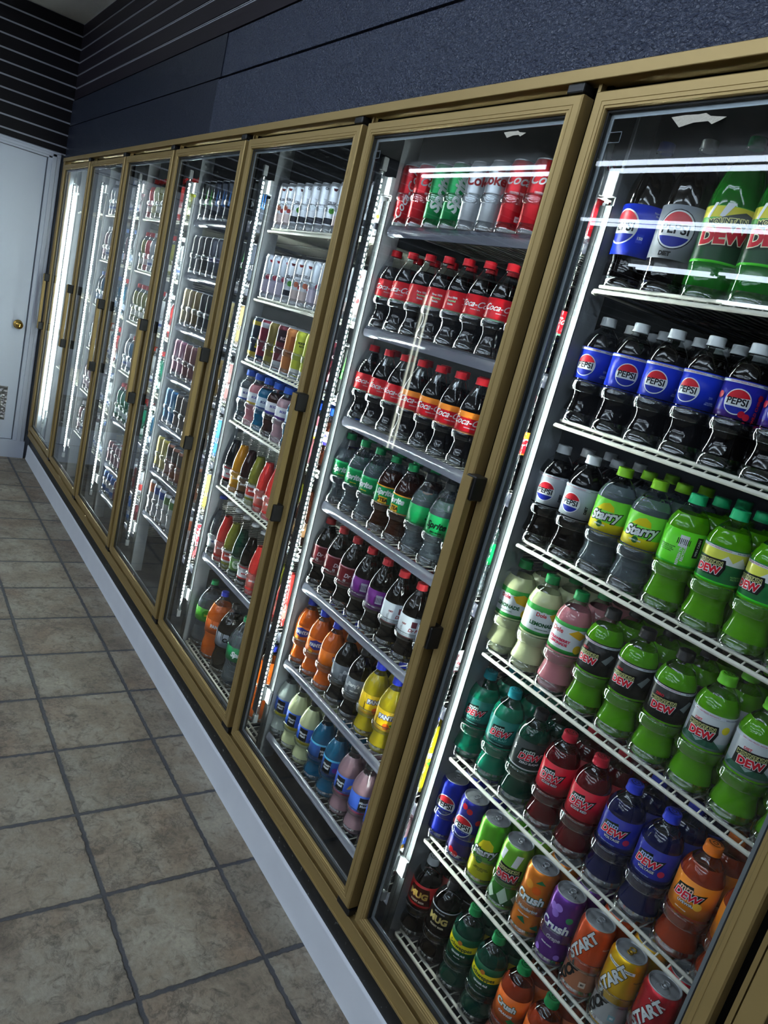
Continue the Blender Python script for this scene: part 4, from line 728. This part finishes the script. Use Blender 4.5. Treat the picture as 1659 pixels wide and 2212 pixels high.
def body_can(key):
    kind, col, bands, art, _ = CZN[key]; R, H = [v/1000 for v in CAN[kind]]
    k2 = ('canb', kind, col, tuple(bands))
    if k2 in MESH: return MESH[k2]
    zz_ = [.012, H-.014]
    for z0, z1, c in bands: zz_ += [z0/1000, z1/1000]
    zz_ = sorted(set(round(max(.012, min(H-.014, z)), 5) for z in zz_))
    P = [(0, .004), (R*.6, .004), (R*.72, 0), (R*.78, .0), (R*.97, .009)] + [(R, z) for z in zz_] + [(R*.985, H-.0115), (R*.90, H-.004), (R*.865, H-.0025)]
    def mf(a, c):
        zc = (a[1]+c[1])/2*1000
        if zc < 10: return CANTOP
        for z0, z1, cc in bands:
            if z0 <= zc <= z1: return canmetal(cc)
        return canmetal(col)
    b = MB(); b.lathe(P, None, 40, matf=mf); MESH[k2] = b.mesh('can_body'); return MESH[k2]
def lid_mesh(kind):
    k2 = ('lid', kind)
    if k2 in MESH: return MESH[k2]
    R, H = [v/1000 for v in CAN[kind]]; b = MB()
    b.lathe([(R*.865, H-.0026), (R*.88, H-.0006), (R*.865, H), (R*.83, H-.0005), (R*.80, H-.0042), (R*.77, H-.0048), (R*.74, H-.0036), (R*.70, H-.0034), (R*.3, H-.0032), (0, H-.0032)], CANTOP, 40)
    b.lathe([(R*.40, H-.0030), (R*.38, H-.0024), (R*.36, H-.0030)], CANTOP, 20, cx=0, cy_=-R*.30)
    MESH[k2] = b.mesh('lid'); return MESH[k2]
def tab_mesh(kind, col=None):
    k2 = ('tab', kind, col)
    if k2 in MESH: return MESH[k2]
    R, H = [v/1000 for v in CAN[kind]]; b = MB(); m_ = canmetal(col) if col else CANTOP
    for q in ((-.0045, .0055, .0058), (-.0015, -.0045, .0046)):
        pts = [(q[2]*math.cos(2*PI*i/16)*.95, q[1]+q[2]*math.sin(2*PI*i/16), H-.0012) for i in range(17)]
        b.tube(pts, .0013, m_, 6, cap=False)
    b.lathe([(0, H-.0006), (.0026, H-.001), (.003, H-.003)], m_, 12)
    MESH[k2] = b.mesh('pull_tab'); return MESH[k2]
def label_mesh(key):
    kind, liq, cap, col, bands, art, _ = DZ[key]; k2 = ('label', kind, col, tuple(bands))
    if k2 in MESH: return MESH[k2]
    z0, z1 = SH[kind]['lab']; R = SH[kind]['R']; cuts = sorted(set([z0, z1]+[z0+max(0, a) for a, c, _ in bands]+[min(z1, z0+c) for a, c, _ in bands]))
    P = [(R, z/1000) for z in cuts]
    P = [(R-.0012, P[0][1])]+P+[(R-.0012, P[-1][1])]
    def mf(a, c):
        zc = (a[1]+c[1])/2*1000-z0; r_ = col
        for b0, b1, cc in bands:
            if b0 <= zc <= b1: r_ = cc
        return ink(r_, .3)
    b = MB(); b.lathe(P, None, 40, matf=mf); MESH[k2] = b.mesh('label'); return MESH[k2]
def art_mesh(key):
    k2 = ('art', key)
    if k2 in MESH: return MESH[k2]
    if key in DZ:
        kind = DZ[key][0]; MESH[k2] = wrap_art('lettering', DZ[key][5], SH[kind]['R'], SH[kind]['lab'][0]/1000) if DZ[key][5] else None
    else:
        kind = CZN[key][0]; MESH[k2] = wrap_art('lettering', CZN[key][3], CAN[kind][0]/1000, 0) if CZN[key][3] else None
    return MESH[k2]
NAMES = {'swirl': 'soda_bottle', 'contour': 'soda_bottle', 'fluted': 'soda_bottle', 'litre': 'large_soda_bottle', 'big': 'large_soda_bottle', 'sport': 'sports_drink_bottle', 'glass': 'glass_soda_bottle', 'jug': 'juice_bottle'}
PROTO = {}
def proto(key, art=True):
    k2 = (key, art)
    if k2 in PROTO: return PROTO[k2]
    parts = []   # (name, mesh, children)
    if key in DZ:
        kind, liq, cap = DZ[key][:3]; a = art_mesh(key) if art else None
        parts = [('bottle_body', body_mesh(kind, liq), []), ('cap', cap_mesh(kind, cap), []), ('label', label_mesh(key), [('lettering', a)] if a else [])]
        r = (NAMES[kind], parts, 'bottle')
    else:
        kind = CZN[key][0]; a = art_mesh(key) if art else None
        parts = [('can_body', body_can(key), [('lettering', a)] if a else []), ('lid', lid_mesh(kind), [('pull_tab', tab_mesh(kind, (200, 160, 40) if key == 'c_k2' else None))])]
        r = ('slim_can' if kind == 'slim' else 'drink_can', parts, 'can')
    PROTO[k2] = r; return r
def place(key, x, y, z, rz, label, group, art=True):
    name, parts, cat = proto(key, art)
    t = link(name, None, None, (x, y, z)); t.rotation_euler = (0, 0, rz); t.empty_display_size = .01
    tag(t, label, cat, group)
    for n, me, ch in parts:
        o = link(n, me, t)
        for n2, m2 in ch: link(n2, m2, o)
    return t
def half(key):
    if key in DZ: return max(r for r, z in SH[DZ[key][0]]['prof'])
    return CAN[CZN[key][0]][0]/1000

# ------------------------------------------------------------------ shelves and clear lane trays
ROWP = ['top shelf', 'second shelf', 'third shelf', 'fourth shelf', 'fifth shelf', 'sixth shelf', 'bottom shelf']
def wire_shelf(d, z, yf, xs, xe, where):
    t = empty('wire_shelf', (xs, yf, z), 'cream coated wire %s behind the %s' % (where, DOORP[d]), 'shelf', 'wire shelves behind the %s' % DOORP[d])
    L = xe-xs; b = MB()
    b.tube([(0, .014, -.014), (.0, .004, -.012), (.004, 0, -.010), (L-.004, 0, -.010), (L, .004, -.012), (L, .03, -.014)], .0042, CREAM, 8)
    b.tube([(.004, .012, .001), (L-.004, .012, .001)], .0036, CREAM, 8)
    b.tube([(.004, .30, -.001), (L-.004, .30, -.001)], .0034, CREAM, 8); b.tube([(.004, .56, -.001), (L-.004, .56, -.001)], .0034, CREAM, 8)
    b.tube([(.003, 0, -.010), (.003, .56, -.010)], .003, CREAM, 6); b.tube([(L-.003, 0, -.010), (L-.003, .56, -.010)], .003, CREAM, 6)
    b.build('rail', t)
    b = MB(); x = .02
    while x < L-.01:
        b.tube([(x, .0, -.0095), (x, .012, -.003), (x, .56, -.003)], .0016, CREAM, 5, False); x += .0245
    tag(b.build('cross_wires', t))
def channel_shelf(d, z, yf, xs, xe, where):
    t = empty('price_channel_shelf', (xs, yf, z), 'shelf with clear price channel, %s behind the %s' % (where, DOORP[d]), 'shelf', 'price channel shelves behind the %s' % DOORP[d])
    L = xe-xs; b = MB(); i = b.mi(STRIPM); rg = []
    for x in (0, L):
        rg.append([b.bm.verts.new((x, y, zz2)) for y, zz2 in ((.006, .002), (.001, 0), (-.002, -.008), (-.003, -.014), (-.002, -.021), (.002, -.027), (.008, -.028))])
    for k in range(6):
        f = b.bm.faces.new((rg[0][k], rg[1][k], rg[1][k+1], rg[0][k+1])); f.material_index = i; f.smooth = True
    r = bmesh.ops.solidify(b.bm, geom=b.bm.faces[:], thickness=.0012)
    b.build('price_channel', t)
    b = MB(); x = .01
    for y in (.012, .3, .56): b.tube([(0, y, -.010), (L, y, -.010)], .0036, CREAM, 8)
    while x < L: b.tube([(x, .012, -.005), (x, .56, -.005)], .0016, CREAM, 5, False); x += .0245
    b.build('wire_deck', t)
def tray(d, z, yf, x1, pitch, n, rad, lip, depth, where, ring=True):
    t = empty('lane_tray', (x1, yf, z), 'clear plastic lane tray on the %s behind the %s' % (where, DOORP[d]), 'tray', 'clear lane trays behind the %s' % DOORP[d])
    b = MB(); yc = rad+.005; z0 = .0035; q = max(.15, min(1, (pitch-2*rad-.0006)/.0064))
    b.box(-pitch/2, pitch*(n-.5), .004+rad, yc+depth, z0-.002, z0-.0005, TRAY); b.build('tray_base', t)
    b = MB()
    if 1:
        k = 0
        b.lathe([(rad+.0018*q, z0), (rad+.0034*q, z0+lip), (rad+.0010*q, z0+lip), (rad+.0004*q, z0), (rad+.0018*q, z0)], THICK, 18, cx=k*pitch, cy_=yc, a0=-PI/2, a1=PI/2)
        if ring: b.lathe([(rad+e*q, z0+zz3) for e, zz3 in ((.0018, .062), (.0048, .064), (.0062, .071), (.0048, .080), (.0020, .084), (.0012, .080), (.0012, .066), (.0018, .062))], THICK, 18, cx=k*pitch, cy_=yc, a0=-PI/2, a1=PI/2)
    ms = b.mesh('front_stop')
    b = MB(); b.box(-.0006, .0006, yc, yc+depth, z0, z0+.05, TRAY); md = b.mesh('lane_divider')
    for k in range(n): link('front_stop', ms, t, (k*pitch, 0, 0))
    for k in range(n+1): link('lane_divider', md, t, ((k-.5)*pitch, 0, 0))

CX, CY = 5.6155, -1.0097
USED = {}
def row(d, si, z, yf, x1, pitch, keys, s_, back=0, art=True, kind='wire', ring=True, lip=.022, traydepth=None, dirs=None):
    """one shelf of drinks: keys front to lane; s_ = where the logo sits across each visible face"""
    where = ROWP[si]; n = len(keys); rad = max(half(k) for k in keys)
    b0 = (d-1)*W; xs, xe = b0+.042, b0+W-.006
    (wire_shelf if kind == 'wire' else channel_shelf)(d, z, yf, xs, xe, where)
    bp_ = 2*rad+.003
    tray(d, z, yf, x1, pitch, n, rad, lip, (back+1)*bp_ if traydepth is None else traydepth, where, ring)
    y0 = yf+rad+.005
    for r_ in range(back+1):
        for k in range(n):
            key = keys[k]; x = x1+k*pitch; y = y0+r_*bp_
            look = DZ[key][6] if key in DZ else CZN[key][4]
            ph = math.atan2(CX-x, y-CY); s = s_[k % len(s_)] if s_ else random.uniform(-.7, .7)
            if r_: s = random.uniform(-.8, .8)
            rz = ph+math.asin(max(-1, min(1, s)))
            lab = '%s, %s from left, %s%s, %s' % (look, ORD[k+1], where, '' if r_ == 0 else (', one row back' if r_ == 1 else ', two rows back'), DOORP[d])
            for u, v in ((' cooler door', ' door'), ('turned to its back label', 'facing backwards'), (', one row back', ', behind'), (', two rows back', ', deepest'), ('with ', ''), ('turned to its printed facts', 'showing printed facts')):
                if len(lab.split()) > 16: lab = lab.replace(u, v)
            gp = '%s on the %s behind the %s' % ('cans' if key in CZN else 'bottles', where, DOORP[d])
            place(key, x, y, z+.0035, rz, lab, gp, art and r_ == 0)
# nearest door
Y7 = .120; P7 = .0785; X7 = 4.625
row(7, 0, 1.495, .112, 4.640, .0895, ['pepsiL', 'dietL', 'dewL', 'dewL', 'dewL', 'dewL', 'pepsiL'], [-.75, -.25, -.1, -.1, 0, 0, .3], 1, ring=False, lip=.018)
row(7, 1, 1.232, Y7, X7+.010, P7, ['pepsi', 'pepsi', 'pepsi', 'pepsi', 'cherry', 'cherry', 'dietp', 'pepsi'], [-.55, 0, -.3, -.55, -.15, -.2, 0, .2], 2)
row(7, 2, .972, Y7, X7, P7, ['dietp', 'dietp', 'starry', 'starry', 'dewback', 'dew', 'dew', 'dew', 'dew'], [-.35, -.5, -.35, -.2, 0, -.4, -.6, 0, .3], 2)
row(7, 3, .716, Y7, X7-.005, P7+.001, ['dole', 'dole', 'dolepink', 'zero', 'zero', 'zero', 'diet', 'diet', 'diet'], [-.35, .25, -.4, -.6, -.5, -.25, -.3, -.05, .1], 2)
row(7, 4, .450, Y7, X7-.005, P7+.001, ['baja', 'baja', 'bajaz', 'codered', 'codered', 'volt', 'volt', 'wire', 'wire'], [-.35, -.2, .1, -.35, -.35, -.3, -.35, -.3, 0], 2)
row(7, 5, .228, Y7, X7-.004, .0715, ['c_pepsi', 'c_cherry', 'c_starry', 'c_dew', 'c_crush', 'c_grape', 'c_k1', 'c_k2', 'c_k3', 'c_k3'], [-.3, -.4, -.25, -.2, -.3, -.35, -.3, -.3, -.2, 0], 2)
row(7, 6, -.045, Y7, X7+.000, .0785, ['mug', 'mugz', 'schw', 'schw', 'crushb', 'crushb', 'crushb', 'mug', 'mug'], [-.3, -.3, -.2, -.2, -.3, -.2, 0, 0, 0], 1)
# second nearest door
Y6 = .118; X6 = 3.862
row(6, 0, 1.580, Y6, X6-.008, .0715, ['c_coke', 'c_coke2', 'c_sprite', 'c_sprite', 'c_dcoke', 'c_dcoke', 'c_coke2', 'c_coke2', 'c_coke2', 'c_coke'], [-.1, .5, -.1, -.1, -.1, -.6, -.1, .1, 0, .2], 1, kind='ch')
row(6, 1, 1.311, Y6, X6-.004, .0785, ['coke', 'coke', 'cokeback', 'cokeback', 'cokeback', 'coke', 'coke', 'coke', 'coke'], [-.1, -.5, .3, .1, -.2, -.35, -.1, 0, 0], 1, kind='ch')
row(6, 2, 1.052, Y6, X6, .0785, ['coke', 'coke', 'coke', 'cokeor', 'cokeor', 'cokeor', 'cokeor', 'cokeor', 'cokeor'], [0, -.1, -.2, 0, -.1, -.1, -.15, 0, 0], 1, kind='ch')
row(6, 3, .793, Y6, X6-.006, .0785, ['sprite', 'sprite', 'sprite', 'spritetea', 'spritetea', 'spritez', 'spritez', 'spritez', 'spritez'], [-.2, -.3, -.6, -.2, -.6, .9, -.2, 0, 0], 1, kind='ch')
row(6, 4, .530, Y6, X6-.006, .0785, ['drp', 'drp', 'drp', 'drpp', 'drpp', 'drpw', 'drpw', 'drpw', 'drpw'], [.3, .6, .4, 0, 0, 0, -.3, 0, 0], 1, kind='ch')
row(6, 5, .268, Y6, X6+.004, .0785, ['fanta', 'fanta', 'fanta', 'barq', 'barq', 'fantay', 'fantay', 'fantay', 'fantay'], [-.4, -.2, .7, .4, -.4, .2, -.2, 0, 0], 1, kind='ch')
row(6, 6, .005, Y6, X6-.008, .0785, ['mm', 'mml', 'mml', 'mmb', 'mmb', 'mmp', 'mmp', 'mmp', 'mmp'], [-.2, -.2, -.2, .6, -.3, -.3, .5, 0, 0], 1, kind='ch')
# third nearest door
X5 = 3.112
row(5, 0, 1.545, .118, X5+.003, .0592, ['c_cel3', 'c_cel3', 'c_cel', 'c_cel2', 'c_cel2', 'c_cel2', 'c_cel', 'c_cel3', 'c_cel', 'c_cel', 'c_cel2'], [-.5, -.6, -.1, .1, .1, .1, -.3, 0, 0, 0, 0], 0)
row(5, 1, 1.308, .118, X5+.003, .0592, ['c_cel4', 'c_cel4', 'c_cel4', 'c_cel', 'c_cel3', 'c_cel3', 'c_cel4', 'c_cel3', 'c_cel', 'c_cel', 'c_cel3'], [-.2, -.2, 0, -.3, -.3, -.2, .2, 0, 0, 0, 0], 0)
row(5, 2, 1.082, .118, X5+.006, .0690, ['c_r1', 'c_r2', 'c_r3', 'c_r4', 'c_r5', 'c_r6', 'c_r6', 'c_r5', 'c_r4', 'c_m1'], [0], 1)
row(5, 3, .858, .118, X5+.004, .0785, ['sp1', 'sp2', 'sp3', 'sp4', 'sp5', 'sp3', 'sp1', 'sp2', 'sp4'], [-.2], 1)
row(5, 4, .600, .118, X5+.002, .0740, ['ja', 'jo', 'jb', 'jy', 'jp', 'jp', 'jo', 'jy', 'jb'], [-.2], 0, ring=True)
row(5, 5, .318, .118, X5-.010, .0760, ['jw', 'jp', 'jy', 'jg', 'ja', 'jp', 'jo', 'jy', 'jp'], [-.2], 0, kind='ch')
row(5, 6, -.060, .118, X5+.020, .1080, ['big_green', 'big_fanta', 'big_cola', 'big_sprite', 'big_cola', 'big_fanta'], [-.1], 0, ring=False)
# middle door
def cans(d, si, z, x1, ks, kind='ch', art=True):
    row(d, si, z, .118, x1, .0715, ks, None, 0, art, kind)
X4 = 2.350
cans(4, 0, 1.553, X4, ['c_m1', 'c_m1', 'c_m2', 'c_m2', 'c_m2', 'c_m3', 'c_m1', 'c_m1', 'c_m2'])
cans(4, 1, 1.330, X4, ['c_m1', 'c_m3', 'c_m3', 'c_m4', 'c_m4', 'c_m3', 'c_m1', 'c_m1', 'c_m2'])
cans(4, 2, 1.105, X4, ['c_g1', 'c_g2', 'c_g2', 'c_m3', 'c_m1', 'c_g2', 'c_g1', 'c_g1', 'c_g2'])
cans(4, 3, .882, X4, ['c_p1', 'c_p1', 'c_p2', 'c_p2', 'c_p2', 'c_p1', 'c_p1', 'c_g2', 'c_p2'])
cans(4, 4, .660, X4, ['c_b1', 'c_b1', 'c_b2', 'c_b2', 'c_b2', 'c_b1', 'c_b1', 'c_b2', 'c_b1'])
cans(4, 5, .435, X4, ['c_y1', 'c_y1', 'c_y2', 'c_y2', 'c_y2', 'c_y1', 'c_y1', 'c_y2', 'c_y1'])
cans(4, 6, .222, X4, ['c_w1', 'c_w2', 'c_w2', 'c_w3', 'c_w3', 'c_w2', 'c_w1', 'c_w1', 'c_k3'])
def jugs(d, si, z, x1, ks, kind='wire'): row(d, si, z, .118, x1, .078, ks, None, 0, False, kind)
X3 = 1.588
jugs(3, 0, 1.540, X3, ['j3', 'j2', 'j1', 'j1', 'j2', 'j3', 'j3', 'j2', 'j1'])
jugs(3, 1, 1.283, X3, ['j1', 'j3', 'j6', 'j1', 'j1', 'j2', 'j1', 'j6', 'j6'])
jugs(3, 2, 1.022, X3, ['j1', 'j1', 'j1', 'j2', 'j1', 'j1', 'j6', 'j6', 'j3'])
jugs(3, 3, .757, X3, ['j6', 'j5', 'j5', 'j6', 'j5', 'j5', 'j6', 'j4', 'j4'])
jugs(3, 4, .493, X3, ['j4', 'j4', 'j4', 'j8', 'j4', 'j4', 'j4', 'j6', 'j5'], 'ch')
cans(3, 5, .238, X3, ['c_d1', 'c_d1', 'c_d1', 'c_r2', 'c_d1', 'c_d1', 'c_d3', 'c_d1', 'c_d3'], 'ch', False)
cans(3, 6, .070, X3, ['c_d2', 'c_d2', 'c_d2', 'c_d1', 'c_d2', 'c_d3', 'c_d2', 'c_d2', 'c_d1'], 'ch', False)
X2 = .826
jugs(2, 0, 1.540, X2, ['j6', 'j6', 'j7', 'j6', 'j8', 'j6', 'j6', 'j6', 'j7'])
jugs(2, 1, 1.283, X2, ['j7', 'j6', 'j3', 'j6', 'j6', 'j8', 'j7', 'j8', 'j6'])
jugs(2, 2, 1.022, X2, ['j8', 'j5', 'j5', 'j6', 'j8', 'j8', 'j5', 'j5', 'j8'])
jugs(2, 3, .757, X2, ['j6', 'j8', 'j3', 'j6', 'j3', 'j6', 'j5', 'j3', 'j8'])
jugs(2, 4, .493, X2, ['j7', 'j7', 'j3', 'j6', 'j7', 'j6', 'j8', 'j6', 'j6'])
jugs(2, 5, .222, X2, ['j7', 'j6', 'j6', 'j8', 'j7', 'j6', 'j6', 'j8', 'j6'])
# empty shelves behind the first door
for si, z in enumerate((1.54, 1.022, .493)): wire_shelf(1, z, .118, .042, W-.006, ROWP[si])

# round emblem on the cooler floor under the nearest shelves
b = MB()
me = wrap_art('emblem_art', [('globe', 0, 0, 34)], 50.0, 0)
o = link('floor_sticker', me, None, (4.72, 50.085, -.0985)); o.rotation_euler = (0, 0, 0)
o.matrix_world = Matrix.Translation((4.74, .095, -.0985)) @ Matrix.Rotation(-PI/2, 4, 'X') @ Matrix.Translation((0, 50.0, 0))
tag(o, 'round globe logo sticker on the cooler floor below the nearest door shelves', 'sticker')
